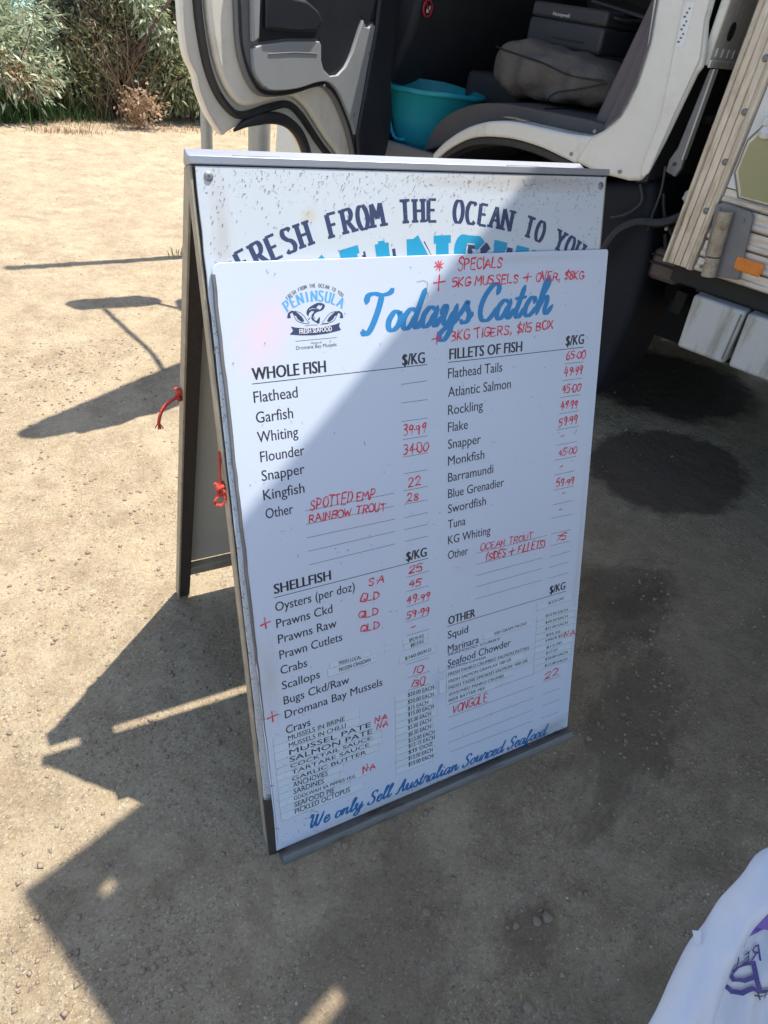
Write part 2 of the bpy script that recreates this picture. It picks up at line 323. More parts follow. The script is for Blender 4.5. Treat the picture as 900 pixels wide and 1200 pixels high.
# ---------------------------------------------------------------- ground, sea, rear shrubs
GZ = -0.014
def vnoise(x, y, seed):
    r = np.random.RandomState(seed); T = r.rand(256, 256)
    xi = np.floor(x).astype(int); yi = np.floor(y).astype(int); fx = x - xi; fy = y - yi
    fx = fx * fx * (3 - 2 * fx); fy = fy * fy * (3 - 2 * fy)
    a = T[xi % 256, yi % 256]; b_ = T[(xi + 1) % 256, yi % 256]; c = T[xi % 256, (yi + 1) % 256]; d = T[(xi + 1) % 256, (yi + 1) % 256]
    return (a * (1 - fx) + b_ * fx) * (1 - fy) + (c * (1 - fx) + d * fx) * fy - .5
def ground_h(x, y):
    near = np.clip(1.4 - np.hypot(x - .8, y - .8) / 6, 0, 1)
    h = vnoise(x * 1.1, y * 1.1, 1) * .012 + vnoise(x * 6, y * 6, 2) * .004 + (vnoise(x * 25, y * 25, 3) * .0036 + vnoise(x * 55, y * 55, 4) * .0030) * near
    flat = np.clip((np.hypot(x - .4, (y - .4) * 1.2) - .35) / .5, .25, 1)
    h = h + (np.abs(vnoise(x * 9 + 3, y * 9, 5)) * .006 + np.abs(vnoise(x * 19, y * 19 + 5, 6)) * .004) * near
    h = h * flat + GZ - .001
    return h - .9 * np.clip((y - 9.6) / 3.0, 0, 1) ** 1.5
def axis(lo, hi, step, far, g=1.13):
    a = list(np.arange(lo, hi, step)); d = step; x = a[-1]
    while x < far: d *= g; x += d; a.append(x)
    d = step; x = lo; pre = []
    while x > -far: d *= g; x -= d; pre.append(x)
    return np.array(pre[::-1] + a)
ax = axis(-.9, 3.1, .0125, 900); ay = axis(-.9, 3.9, .0125, 900)
X, Y = np.meshgrid(ax, ay, indexing='ij'); Zg = ground_h(X, Y)
n0, n1 = X.shape
idx = np.arange(n0 * n1).reshape(n0, n1)
gF = np.stack([idx[:-1, :-1], idx[1:, :-1], idx[1:, 1:], idx[:-1, 1:]], -1).reshape(-1, 4)
tag(fast_mesh('ground', np.stack([X, Y, Zg], -1).reshape(-1, 3), gF, M['ground'], smooth=True), kind='structure')

sea_m = mat('sea_water', (.035, .36, .38), .18, var=(.05, .42, .42), vscale=.4, bump=.5, bscale=3)
tag(MB().add([(-900, 11.5, -.55), (900, 11.5, -.55), (900, 1800, -.55), (-900, 1800, -.55)], [(0, 1, 2, 3)]).build('sea_water', sea_m), kind='structure')

leaf_cols = dict(silver=((.46, .50, .34), (.33, .38, .23)), dark=((.15, .155, .08), (.085, .095, .048)), green=((.27, .29, .14), (.16, .185, .08)), dry=((.27, .19, .11), (.17, .115, .068)),
                 lime=((.095, .17, .04), (.05, .095, .025)), straw=((.48, .33, .20), (.34, .22, .13)))
for k, (a, b) in leaf_cols.items():
    M['leaf_' + k] = mat('leaf_' + k, a, .6, var=b, vscale=6, vamt=.9, transl=.25, detail=2)
M['branch'] = mat('branch', (.10, .07, .05), .85, var=(.06, .045, .03), vscale=20, bump=.4)

def leaves(name, m, clumps, n, lf, parent, seed, droop=.2, w=.22, upright=0.0):
    """narrow folded leaves spread through clumps: (x, y, z, rx, ry, rz)"""
    r = np.random.RandomState(seed); C = np.array(clumps, float); vol = C[:, 3] * C[:, 4] * C[:, 5]
    ci = r.choice(len(C), n, p=vol / vol.sum()); d = r.normal(size=(n, 3)); d /= np.linalg.norm(d, axis=1)[:, None]
    rad = r.uniform(.35, 1, n) ** .45
    # break each clump into tufts
    tuft = r.normal(size=(n, 3)) * .05
    cen = C[ci, :3] + d * rad[:, None] * C[ci, 3:6] + tuft
    dirv = d + r.normal(size=(n, 3)) * .55; dirv[:, 2] += upright - droop * r.rand(n); dirv /= np.linalg.norm(dirv, axis=1)[:, None]
    side = np.cross(dirv, r.normal(size=(n, 3))); side /= np.linalg.norm(side, axis=1)[:, None]
    L = lf * r.uniform(.6, 1.5, n)[:, None]; W = L * w
    a = cen; b = cen + dirv * L * .5 + side * W * .5; c = cen + dirv * L + np.array([0, 0, -1]) * L * .15; dd = cen + dirv * L * .5 - side * W * .5
    V = np.stack([a, b, c, dd], 1).reshape(-1, 3); F = np.arange(4 * n).reshape(n, 4)
    V[:, 2] = np.maximum(V[:, 2], GZ + .005)
    o = fast_mesh(name, V, F, m, parent); o['kind'] = 'stuff'; return o

def stems(name, m, base, n, h, spread, r0, parent, seed, lean=(0, 0), curl=.15):
    r = random.Random(seed); mb = MB()
    for i in range(n):
        a = r.uniform(0, 6.28); q = r.random() ** .5 * spread
        p = Vector((base[0] + math.cos(a) * q, base[1] + math.sin(a) * q, GZ)); d = Vector((math.cos(a) * .35 * r.random() + lean[0], math.sin(a) * .35 * r.random() + lean[1], 1)).normalized()
        pts = [p.copy()]; hh = h * r.uniform(.6, 1.1)
        for k in range(6):
            d = (d + Vector((r.gauss(0, curl), r.gauss(0, curl), r.gauss(0, curl * .5)))).normalized(); p = p + d * hh / 6; pts.append(p.copy())
        mb.tube(pts, [r0 * (1 - .13 * k) for k in range(7)], 5)
    o = mb.build(name, m, parent, smooth=True, fixn=False); o['kind'] = 'stuff'; return o

def root(name, label, cat, loc=(0, 0, 0), rot=(0, 0, 0), group=None):
    return tag(empty(name, loc, rot), label, cat, group)

sh = root('saltbush', 'silvery green leafy bush at the far left edge of the sand, sea just above it', 'bush')
stems('stem', M['branch'], (-.05, 8.0), 26, 1.0, .5, .013, sh, 1)
leaves('foliage', M['leaf_silver'], [(-.1, 7.9, .62, .62, .5, .42), (.35, 8.1, .75, .38, .4, .32), (-.7, 8.2, .75, .7, .5, .45), (.1, 7.7, .38, .5, .35, .25), (.45, 7.85, .42, .25, .3, .22)], 15000, .075, sh, 11, w=.26)
leaves('flower_spray', M['leaf_straw'], [(.05, 7.45, .45, .25, .12, .12), (.35, 7.55, .34, .16, .1, .1)], 700, .04, sh, 12, w=.4)
sh = root('coastal_shrub', 'tall dark dense shrub with twisted trunk in the middle of the bank behind the sand', 'bush')
stems('trunk', M['branch'], (1.0, 8.3), 14, 2.0, .35, .035, sh, 2, curl=.22)
leaves('foliage', M['leaf_dark'], [(1.05, 8.5, 1.15, .42, .6, .75), (1.6, 8.7, 1.4, .6, .5, 1.0), (.82, 8.2, .45, .45, .4, .38), (1.35, 8.4, .5, .5, .4, .45), (2.1, 8.9, 1.5, .6, .5, 1.0), (1.3, 8.9, 2.2, .8, .5, .5)], 17000, .085, sh, 13, w=.22)
leaves('pale_sprig', M['leaf_silver'], [(1.58, 7.9, .92, .13, .1, .12), (1.45, 7.9, 1.12, .12, .1, .12), (1.66, 7.9, .78, .1, .1, .1)], 700, .07, sh, 44, w=.26)
leaves('sprig', M['leaf_green'], [(1.55, 8.0, .95, .20, .15, .16), (1.35, 8.05, 1.1, .25, .15, .2), (1.7, 8.05, .75, .16, .14, .14), (1.05, 8.0, .62, .2, .15, .2), (1.75, 7.95, .4, .3, .2, .3), (.85, 7.95, .35, .3, .2, .25)], 4200, .075, sh, 14, w=.24)
sh = root('dry_shrub', 'tangle of dry brown stems and dead twigs in front of the dark shrub', 'bush')
stems('stem', M['leaf_dry'], (1.25, 8.05), 230, 1.15, .42, .0045, sh, 3, curl=.26)
leaves('dead_foliage', M['leaf_dry'], [(1.15, 8.0, .72, .22, .25, .34), (1.3, 8.05, .45, .35, .25, .22)], 1700, .07, sh, 15, w=.12, droop=.8)
sh = root('leafy_shrub', 'grey green shrub beside the open truck door, right end of the bank', 'bush')
stems('stem', M['branch'], (2.2, 8.3), 18, 1.6, .4, .02, sh, 4)
leaves('foliage', M['leaf_green'], [(2.15, 8.4, .95, .5, .4, .6), (2.6, 8.6, 1.1, .7, .5, .7), (1.95, 8.05, .45, .28, .25, .3), (2.3, 8.1, .3, .3, .25, .22)], 9000, .08, sh, 16, w=.22)
leaves('pale_foliage', M['leaf_silver'], [(2.12, 7.85, .38, .14, .14, .22), (2.3, 8.0, .6, .2, .15, .2)], 1200, .07, sh, 17, w=.25)
sh = root('dead_plant', 'small curled straw coloured dead plant at the foot of the bank', 'plant')
stems('stem', M['leaf_straw'], (1.34, 7.5), 9, .28, .05, .004, sh, 5, curl=.3)
leaves('curled_leaf', M['leaf_straw'], [(1.33, 7.46, .27, .08, .05, .035), (1.43, 7.48, .17, .10, .05, .03), (1.23, 7.48, .20, .06, .05, .035), (1.30, 7.5, .08, .06, .05, .03)], 620, .04, sh, 18, w=.5)
sh = root('rear_thicket', 'dark thicket filling the bank behind the shrubs', 'bush')
leaves('foliage', M['leaf_dark'], [(1.3, 9.1, .5, .8, .3, .7), (2.1, 9.1, .7, .8, .3, .8), (1.25, 8.9, .9, .5, .2, .6), (2.2, 9.5, 1.4, 1.6, .4, 1.5), (4.2, 9.6, 1.4, 1.6, .5, 1.5), (6.5, 9.8, 1.4, 1.6, .5, 1.5), (.0, 9.0, .25, .9, .4, .45), (-1.8, 9.2, .6, 1.4, .5, .6)], 30000, .13, sh, 19, w=.25)

def grass_tufts(name, m, spots, label_kind='stuff', seed=1):
    r = np.random.RandomState(seed); V = []; F = []
    for (cx, cy, rx, ry, n, h) in spots:
        for i in range(n):
            x = cx + r.normal() * rx; y = cy + r.normal() * ry; hh = h * r.uniform(.4, 1.2); a = r.uniform(0, 6.28); b = r.normal(size=2) * hh * .35; w = .0035 + hh * .012
            dx, dy = math.cos(a) * w, math.sin(a) * w; k = len(V)
            V += [(x - dx, y - dy, GZ - .01), (x + dx, y + dy, GZ - .01), (x + b[0] * .4 + dx * .7, y + b[1] * .4 + dy * .7, GZ + hh * .6), (x + b[0] * .4 - dx * .7, y + b[1] * .4 - dy * .7, GZ + hh * .6), (x + b[0], y + b[1], GZ + hh)]
            F += [(k, k + 1, k + 2, k + 3), (k + 3, k + 2, k + 4, k + 4)]
    mb = MB(); mb.v = [tuple(v) for v in V]; mb.f = [f if f[2] != f[3] else f[:3] for f in F]
    return tag(mb.build(name, m, fixn=False), kind=label_kind)
tag(grass_tufts('grass', M['leaf_lime'], [(-.10, 7.65, .18, .10, 900, .30), (.30, 7.75, .2, .1, 260, .2), (-.6, 7.65, .4, .15, 1300, .34), (.7, 7.8, .25, .1, 160, .15)], seed=3), 'bright green grass at the foot of the silvery bush', 'grass')
tag(grass_tufts('dry_grass', M['leaf_straw'], [(.8, 7.5, .5, .10, 130, .06), (1.7, 7.5, .5, .1, 110, .06), (.55, 7.15, .2, .06, 200, .05)], seed=4), 'thin dry grass along the edge of the sand', 'grass')
tag(grass_tufts('weed', M['leaf_green'], [(.80, 3.70, .05, .03, 45, .05), (.84, 3.60, .07, .02, 40, .035), (.79, 3.5, .03, .02, 16, .03), (.16, 1.0, .01, .01, 0, .02)], seed=5), 'low green weeds at the foot of the slim pole', 'weed')
# fallen litter under the bank
r_ = np.random.RandomState(9); nl = 900
lx = r_.uniform(-.8, 3.2, nl); ly = 7.35 + np.abs(r_.normal(size=nl)) * .35; la = r_.uniform(0, 6.28, nl); ll = r_.uniform(.01, .035, nl)
V = np.stack([np.stack([lx, ly, np.full(nl, GZ + .008)], 1), np.stack([lx + np.cos(la) * ll, ly + np.sin(la) * ll, np.full(nl, GZ + .014)], 1),
              np.stack([lx + np.cos(la + .5) * ll * .9, ly + np.sin(la + .5) * ll * .9, np.full(nl, GZ + .010)], 1)], 1).reshape(-1, 3)
tag(fast_mesh('leaf_litter', V, np.arange(3 * nl).reshape(nl, 3), M['leaf_straw']), 'scattered dry leaf litter under the bushes', 'leaf litter', kind='stuff')

# ---------------------------------------------------------------- the truck (local x runs to the rear, y into the truck, z up)
TR = root('seafood_truck', 'white cab truck with open door, aluminium box body and raised canvas awning', 'truck', (1.40, 2.45, 0), (0, 0, R(-69)))
RND = dict(smooth=True)
# cab outer side behind and under the door opening: B pillar with its lower corner, one panel
pil = [(1.125, 2.15), (1.093, 1.53), (1.118, 1.40), (1.118, 1.32), (1.108, 1.24), (1.085, 1.185), (1.045, 1.14), (1.00, 1.112), (.972, 1.06), (.967, 1.022), (1.074, 1.006), (1.20, 1.008), (1.245, 1.018), (1.265, 1.06), (1.285, 1.16),
       (1.30, 1.26), (1.315, 1.36), (1.325, 1.38), (1.322, 1.41), (1.292, 1.50), (1.285, 1.60), (1.285, 2.15)]
mb = MB(); mb.prism(pil, 0, .03, 'y'); mb.build('pillar_panel', M['cab_paint'], TR, bevel=.014, seg=3)
MB().prism([(1.19, 1.60), (1.278, 1.60), (1.285, 1.50), (1.312, 1.40), (1.29, 1.24), (1.27, 1.05), (1.25, 1.03), (1.235, 1.06), (1.245, 1.22), (1.215, 1.42)], -.010, .0, 'y').build('pillar_fold', M['cab_paint'], TR, bevel=.008, seg=3)
# sill over the wheel arch: raised outer lip and inner flat
up = catmull([(.30, .905), (.36, .97), (.45, 1.035), (.55, 1.078), (.66, 1.10), (.80, 1.105), (.92, 1.108), (1.02, 1.118)], 5)
lo = catmull([(.31, .872), (.385, .945), (.50, 1.010), (.66, 1.040), (.80, 1.040), (.90, 1.028), (.98, 1.016)], 5)
def band(mb, A, B, y0, y1):
    n = min(len(A), len(B)); A = [A[int(i * (len(A) - 1) / (n - 1))] for i in range(n)]; B = [B[int(i * (len(B) - 1) / (n - 1))] for i in range(n)]
    vs = [(p[0], y0, p[1]) for p in A] + [(p[0], y0, p[1]) for p in B] + [(p[0], y1, p[1]) for p in A] + [(p[0], y1, p[1]) for p in B]
    fs = []
    for i in range(n - 1):
        fs += [(i, i + 1, n + i + 1, n + i), (2 * n + i, 3 * n + i, 3 * n + i + 1, 2 * n + i + 1), (i, 2 * n + i, 2 * n + i + 1, i + 1), (n + i, n + i + 1, 3 * n + i + 1, 3 * n + i)]
    fs += [(0, n, 3 * n, 2 * n), (n - 1, 3 * n - 1, 4 * n - 1, 2 * n - 1)]
    return mb.add(vs, fs)
band(MB(), [(p.x, p.y) for p in [Vector((q[0], q[1])) for q in up]], [(q[0], q[1]) for q in lo], -.004, .10).build('sill', M['cab_paint'], TR, bevel=.012, seg=3)
band(MB(), [(q[0], q[1] - .001) for q in lo], [(q[0], q[1] - .030) for q in lo], .006, .12).build('arch_liner', M['rubber'], TR, bevel=.005)
MB().prism([(.60, 1.1045), (.70, 1.108), (.72, 1.112), (.64, 1.112)], .02, .045, 'y').build('scuff_mark', M['rust_steel'], TR)
for (s_, z_) in [(.952, 1.045), (1.16, 1.03), (1.02, 1.135)]:
    MB().lathe([(.007, 0), (.007, .0015), (.004, .003), (.0005, .003)], 14, Matrix.Translation((s_, -.0045, z_)) @ Matrix.Rotation(R(90), 4, 'X')).build('panel_screw', M['screw'], TR, smooth=True)
MB().tube([(1.06, -.003, 1.155), (1.10, -.006, 1.20), (1.125, -.006, 1.30), (1.128, -.006, 1.42), (1.105, -.006, 1.56), (1.11, -.004, 2.1)], .0035, 6).build('door_seal', M['trim_mid'], TR, smooth=True)
# door threshold and cab floor
MB().prism([(-.16, .80), (.30, .80), (.345, .89), (.36, .905), (-.02, .905), (-.10, .93), (-.16, .98)], .0, .035, 'y').build('threshold', M['trim_mid'], TR, bevel=.012, seg=3)
MB().box((-.35, .036, .80), (.25, 1.9, .855)).box((.2501, .62, .80), (1.22, 1.9, .855)).build('cab_floor', M['floor_mat'], TR, bevel=.004)
# cab shell
MB().box((-.42, .10, .80), (-.36, 1.9, 2.15)).build('dashboard', M['interior'], TR, bevel=.02)
mb = MB(); mb.prism([(-.36, 1.20), (-.36, 1.60), (-.18, 1.62), (-.10, 1.50), (-.16, 1.28), (-.30, 1.0), (-.36, .9)], .30, 1.85, 'y'); mb.build('dash_shelf', M['interior'], TR, bevel=.03, seg=3)
MB().box((-.36, 1.84, .855), (1.2, 1.90, 2.15)).build('far_side_lining', M['interior'], TR)
MB().box((1.20, .08, .9), (1.24, 1.86, 2.15)).build('rear_lining', M['interior'], TR)
MB().box((1.300, .031, 1.385), (1.330, 1.9, 2.2)).build('cab_rear_wall', M['cab_paint'], TR, bevel=.006)
MB().box((1.3301, .0311, 1.38), (1.337, 1.88, 1.402)).build('cab_rear_flange', M['cab_paint'], TR, bevel=.002)
mb = MB(); mb.prism([(1.355, 1.44), (1.362, 1.44), (1.362, 1.49), (1.355, 1.49)], .12, .13, 'y')
MB().tube([(1.329, .135, 1.482), (1.334, .135, 1.482)], .026, 20).build('vent_hole', M['rubber'], TR)
for k in range(4):
    MB().box((1.3301, .06 + .055 * k, 1.41), (1.336, .066 + .055 * k, 1.435)).build('pressed_rib', M['cab_paint'], TR, bevel=.002)
mb = MB(); mb.prism([(-.62, 2.02), (-.50, 2.20), (-.2, 2.27), (1.25, 2.27), (1.34, 2.20), (1.34, 2.15), (-.60, 2.0)], .0, 1.96, 'y'); mb.build('cab_roof', M['cab_paint'], TR, bevel=.03, seg=3)
mb = MB(); mb.prism([(-.78, .45), (-.43, .45), (-.43, 1.15), (-.73, 1.15)], .02, 1.94, 'y'); mb.build('front_panel', M['cab_paint'], TR, bevel=.03, seg=3)
MB().prism([(-.72, 1.152), (-.69, 1.152), (-.56, 2.02), (-.60, 2.02)], .08, 1.88, 'y').build('windscreen', M['glass'], TR)
MB().prism([(-.70, 1.15), (-.40, 1.15), (-.16, .98), (-.16, .80), (-.42, .80), (-.44, .45), (-.62, .45)], -.002, .019, 'y').build('front_side_panel', M['cab_paint'], TR, bevel=.008)
MB().prism([(-.40, 1.15), (-.16, .98), (-.10, 1.15), (-.36, 2.1), (-.52, 2.05), (-.62, 1.5)], .0, .06, 'y').build('front_pillar', M['cab_paint'], TR, bevel=.01)
# grey A pillar trim showing by the hinge
MB().prism([(-.155, 1.0), (-.085, 1.12), (-.055, 1.30), (-.06, 1.6), (-.115, 1.6), (-.11, 1.3), (-.14, 1.12)], -.008, .028, 'y').build('hinge_pillar_trim', M['trim_grey'], TR, bevel=.005)
MB().box((-.425, 1.88, .45), (1.33, 1.96, 2.2)).build('far_side_panel', M['cab_paint'], TR, bevel=.02)
# no-smoking sticker on the dark lining
st = MB().tube([(-.098, .330 + .030 * math.cos(a), 1.402 + .030 * math.sin(a)) for a in [2 * math.pi * i / 28 for i in range(28)]], .0045, 8, closed=True).build('warning_sticker', M['red_print'], TR, smooth=True)
MB().tube([(-.096, .331, 1.400), (-.099, .331, 1.400)], .028, 20).build('sticker_face', M['black_print'], st)
MB().box((-.0955, .320, 1.386), (-.0945, .334, 1.400)).box((-.0955, .336, 1.396), (-.0945, .345, 1.412)).box((-.0955, .324, 1.402), (-.0945, .330, 1.408)).build('sticker_figure', M['ink_white'], st)
MB().tube([(-.094, .310, 1.420), (-.094, .350, 1.384)], .003, 6).build('sticker_bar', M['red_print'], st)

# seat: base with rolled front, back with side bolster
sb = empty('seat', (0, 0, 0), parent=TR)
path = catmull([(.16, .88), (.22, 1.00), (.33, 1.085), (.50, 1.135), (.75, 1.148), (1.0, 1.150), (1.08, 1.10), (1.08, 1.06), (.70, 1.055), (.45, 1.02), (.32, .95)], 5)
mb = MB(); mb.prism([(p[0], p[1]) for p in [(q.x, q.y) for q in [Vector((a[0], a[1])) for a in path]]], .105, .62, 'y'); mb.build('seat_base', M['seat_vinyl'], sb, bevel=.03, seg=4)
mb = MB(); mb.prism([(.92, 1.128), (1.0, 1.126), (1.17, 1.16), (1.19, 1.75), (1.06, 1.75)], .15, .62, 'y'); mb.build('seat_back', M['seat_side'], sb, bevel=.03, seg=4)
mb = MB(); mb.prism([(.99, 1.10), (1.12, 1.14), (1.18, 1.72), (1.09, 1.72), (1.03, 1.3)], .09, .15, 'y'); mb.build('side_bolster', M['seat_side'], sb, bevel=.02, seg=3)
MB().box((.70, .16, 1.1), (.705, .60, 1.152)).build('seat_seam', M['rubber'], sb)

# ---- door: local x from free edge to hinge, z up, y away from the viewer
DR = empty('door', (0, 0, 0), parent=TR)
inv = Matrix.Translation((1.40, 2.45, 0)) @ Matrix.Rotation(R(-69), 4, 'Z')
dm = Matrix.Translation((.356, 1.82, 0)) @ Matrix.Rotation(R(31), 4, 'Z')
DR.matrix_local = inv.inverted() @ dm
outer = catmull([(.01, 2.02), (-.012, 1.60), (-.008, 1.35), (-.004, 1.268), (.008, 1.212), (.040, 1.165), (.052, 1.125), (.092, 1.055), (.152, .992)], 4)
arch = catmull([(.192, 1.000), (.266, 1.020), (.375, 1.028), (.479, 1.013), (.560, .965), (.62, .885), (.64, .80)], 4)
DO = [(p[0], p[1]) for p in outer] + [(.165, .988), (.178, .994)] + [(p[0], p[1]) for p in arch]
low = DO + [(1.15, .80), (1.165, 1.2), (1.165, 1.50), (.012, 1.50)]
low = [p for p in low if p[1] <= 1.501]
MB().prism(low, .0, .024, 'y').build('door_shell', M['door_paint'], DR, bevel=.006, seg=2)
# outer skin edge lip, thin fold around the free edge
MB().tube([(p[0] + .008, .002, p[1]) for p in outer if p[1] < 1.5], .005, 8).build('edge_fold', M['door_paint'], DR, smooth=True)
for (x_, z_) in [(.86, 1.03), (.93, 1.24), (.30, 1.14), (.64, 1.135)]:
    MB().lathe([(.006, 0), (.006, .001), (.0035, .0028), (.0005, .0028)], 12, Matrix.Translation((x_, -.0682, z_)) @ Matrix.Rotation(R(90), 4, 'X')).build('trim_screw', M['trim_mid'], DR, smooth=True)
MB().tube([(.31, -.0685, 1.232), (.45, -.0688, 1.238), (.585, -.0685, 1.236)], .0016, 5).build('trim_seam', M['trim_mid'], DR)
# upper window frame
mb = MB()
mb.tube([(.02, .03, 1.50), (.015, .03, 1.9), (.06, .03, 2.14), (.16, .03, 2.20), (.72, .03, 2.20), (.90, .03, 2.14), (1.14, .03, 1.50)], .032, 10)
mb.build('window_frame', M['door_paint'], DR, smooth=True)
MB().prism([(.03, 1.50), (.03, 1.9), (.07, 2.13), (.16, 2.18), (.72, 2.18), (.88, 2.12), (1.12, 1.50)], .026, .031, 'y').build('window_glass', M['glass'], DR)
MB().box((.0, -.02, 1.47), (1.16, .06, 1.52)).build('window_sill', M['trim_dark'], DR, bevel=.01)
# rubber weather seal
seal = catmull([(.048, 1.48), (.050, 1.353), (.062, 1.27), (.088, 1.182), (.132, 1.112), (.193, 1.062), (.244, 1.047), (.31, 1.052), (.40, 1.066), (.501, 1.070), (.575, 1.035), (.64, .985), (.715, .925), (.80, .865), (.86, .81)], 5)
MB().tube([(p[0], -.010, p[1]) for p in seal], .0125, 10, flat=1.25).build('weather_seal', M['rubber'], DR, smooth=True)
# rubber lip under the arch
al = catmull([(.200, 1.004), (.266, 1.024), (.375, 1.034), (.479, 1.019), (.565, .972), (.625, .892), (.645, .80)], 5)
MB().tube([(p[0], -.016, p[1]) for p in al], [.004 + .016 * min(i / 8, 1) for i in range(len(al))], 10).build('arch_lip', M['rubber'], DR, smooth=True)
# raised inner frame
inn = catmull([(.075, 1.48), (.078, 1.353), (.09, 1.275), (.115, 1.195), (.155, 1.132), (.205, 1.090), (.25, 1.076), (.32, 1.080), (.42, 1.094), (.51, 1.096), (.595, 1.056), (.66, 1.005), (.735, .945), (.82, .885), (.89, .82)], 4)
MB().prism([(p[0], p[1]) for p in inn] + [(1.15, .82), (1.15, 1.48)], -.030, -.001, 'y').build('inner_frame', M['door_paint'], DR, bevel=.022, seg=4)
tr = catmull([(.168, 1.47), (.175, 1.36), (.184, 1.251), (.210, 1.185), (.245, 1.140), (.288, 1.112), (.36, 1.103), (.474, 1.108), (.60, 1.126), (.665, 1.124), (.73, 1.09), (.79, 1.035), (.85, .965), (.90, .885), (.92, .82)], 4)
MB().prism([(p[0], p[1]) for p in tr] + [(1.15, .82), (1.15, 1.47)], -.052, -.0301, 'y').build('trim_panel', M['trim_mid'], DR, bevel=.012, seg=3)
MB().tube([(p[0] + .012, -.050, p[1] + .012) for p in tr], .007, 8).build('trim_piping', M['trim_dark'], DR, smooth=True)
# lighter lower pad with its sculpted upper edge
tr2 = catmull([(.235, 1.245), (.245, 1.185), (.285, 1.145), (.34, 1.128), (.474, 1.130), (.60, 1.148), (.672, 1.146), (.74, 1.112), (.80, 1.055), (.86, .99), (.885, .955)], 4)
pad = [(p[0], p[1]) for p in tr2] + [(.905, 1.06), (.93, 1.20), (.957, 1.33), (.935, 1.335), (.915, 1.322), (.885, 1.324), (.868, 1.345), (.845, 1.30), (.815, 1.24), (.775, 1.195), (.725, 1.168), (.675, 1.165), (.632, 1.185), (.612, 1.215), (.606, 1.262), (.595, 1.272), (.42, 1.268), (.272, 1.255)]
MB().prism(pad, -.068, -.0521, 'y').build('lower_pad', M['trim_grey'], DR, bevel=.008, seg=3)
MB().prism([(.225, 1.46), (.232, 1.262), (.262, 1.272), (.268, 1.46)], -.072, -.0521, 'y').build('pocket_edge', M['trim_grey'], DR, bevel=.006, seg=2)
# dark upper insert, arm rest and dark panel on the hinge side
MB().prism([(.272, 1.46), (.276, 1.262), (.42, 1.276), (.60, 1.279), (.614, 1.266), (.618, 1.218), (.638, 1.192), (.68, 1.172), (.722, 1.175), (.77, 1.201), (.808, 1.244), (.838, 1.303), (.866, 1.356), (.882, 1.332), (.914, 1.330), (.93, 1.342), (.96, 1.342), (.96, 1.46)], -.060, -.0522, 'y').build('upper_insert', M['trim_dark'], DR, bevel=.004)
MB().prism([(.965, 1.46), (.962, 1.33), (.937, 1.20), (.912, 1.06), (.893, .955), (.925, .86), (.945, .82), (1.10, .82), (1.145, .86), (1.165, .95), (1.150, 1.06), (1.115, 1.15), (1.115, 1.28), (1.135, 1.46)], -.075, -.0523, 'y').build('hinge_side_panel', M['trim_dark'], DR, bevel=.012, seg=3)
mb = MB(); mb.prism([(.29, 1.40), (.50, 1.385), (.57, 1.36), (.60, 1.33), (.56, 1.30), (.45, 1.295), (.29, 1.30)], -.078, -.0601, 'y'); mb.build('arm_rest', M['trim_dark'], DR, bevel=.02, seg=3)
# mirrors on the outer face: carried on a bent arm
mr_ = empty('wing_mirror', (0, 0, 0), parent=DR)
arm = catmull([(.76, .02, 2.19), (.86, .22, 2.18), (.93, .45, 2.15), (1.02, .74, 2.12)], 5)
MB().tube(arm, .013, 8).tube(catmull([(1.12, .05, 1.60), (1.20, .22, 1.72), (1.26, .42, 1.90), (1.24, .66, 2.05)], 5), .012, 8).build('mirror_arm', M['rubber'], mr_, smooth=True)
MB().prism([(.93, .80), (1.20, .64), (1.27, .63), (1.29, .70), (1.24, .78), (.98, .93), (.92, .90)], 1.98, 2.20, 'z').build('mirror_head', M['rubber'], mr_, bevel=.03, seg=3)

# ---- front wheel, mud guard and things behind the cab
def wheel(name, s, y, r):
    w = empty(name, (s, y, r + GZ), (R(90), 0, 0), TR)
    MB().lathe([(r * .60, -.10), (r * .92, -.105), (r * .985, -.085), (r, -.05), (r, .05), (r * .985, .085), (r * .92, .105), (r * .60, .10)], 48, cap=False).build('tyre', M['tyre'], w, smooth=True, auto=50)
    mb = MB().lathe([(.05, .085), (.12, .09), (r * .30, .05), (r * .52, .02), (r * .60, .09), (r * .61, -.09), (r * .5, -.05), (.05, -.05)], 40); mb.build('rim', M['rim'], w, smooth=True, auto=30)
    return w
wheel('wheel', .68, .22, .39)
for s in (3.9,): wheel('wheel', s, .24, .39)
# arch inner well
path = catmull([(.24, .70), (.36, .90), (.52, .99), (.70, 1.02), (.90, 1.00), (1.04, .92), (1.12, .75)], 4)
band(MB(), [(p[0], p[1]) for p in path], [(p[0] * .97 + .02, p[1] - .012) for p in path], .05, .55).build('wheel_well', M['mudguard'], TR)
mb = MB(); mb.prism([(1.05, .96), (1.28, 1.02), (1.34, .80), (1.37, .55), (1.345, .22), (1.29, .10), (1.23, .09), (1.19, .50)], .06, .50, 'y'); mb.build('mudguard', M['mudguard'], TR, bevel=.03, seg=4)
MB().box((.95, .35, .55), (1.6, .50, .75)).box((1.2, .5, .5), (6.0, 1.5, .7)).build('chassis_rail', M['chassis'], TR, bevel=.01)
mb = MB(); mb.prism([(1.345, .685), (1.475, .685), (1.475, .80), (1.345, .80)], .10, .26, 'y'); mb.build('gearbox', M['brown_metal'], TR, bevel=.02)
MB().box((1.343, .092, .745), (1.477, .0995, .752)).box((1.343, .092, .775), (1.477, .0995, .779)).build('gearbox_strap', M['chassis'], TR)
MB().box((1.40, .75, .30), (1.42, 1.9, 1.9)).box((1.45, 1.6, .10), (6.4, 1.64, .9)).box((-.3, 1.5, .0), (1.6, 1.54, .85)).build('underbody_blocker', M['chassis'], TR)  # added plates, block sunlight and the bright far ground under the truck
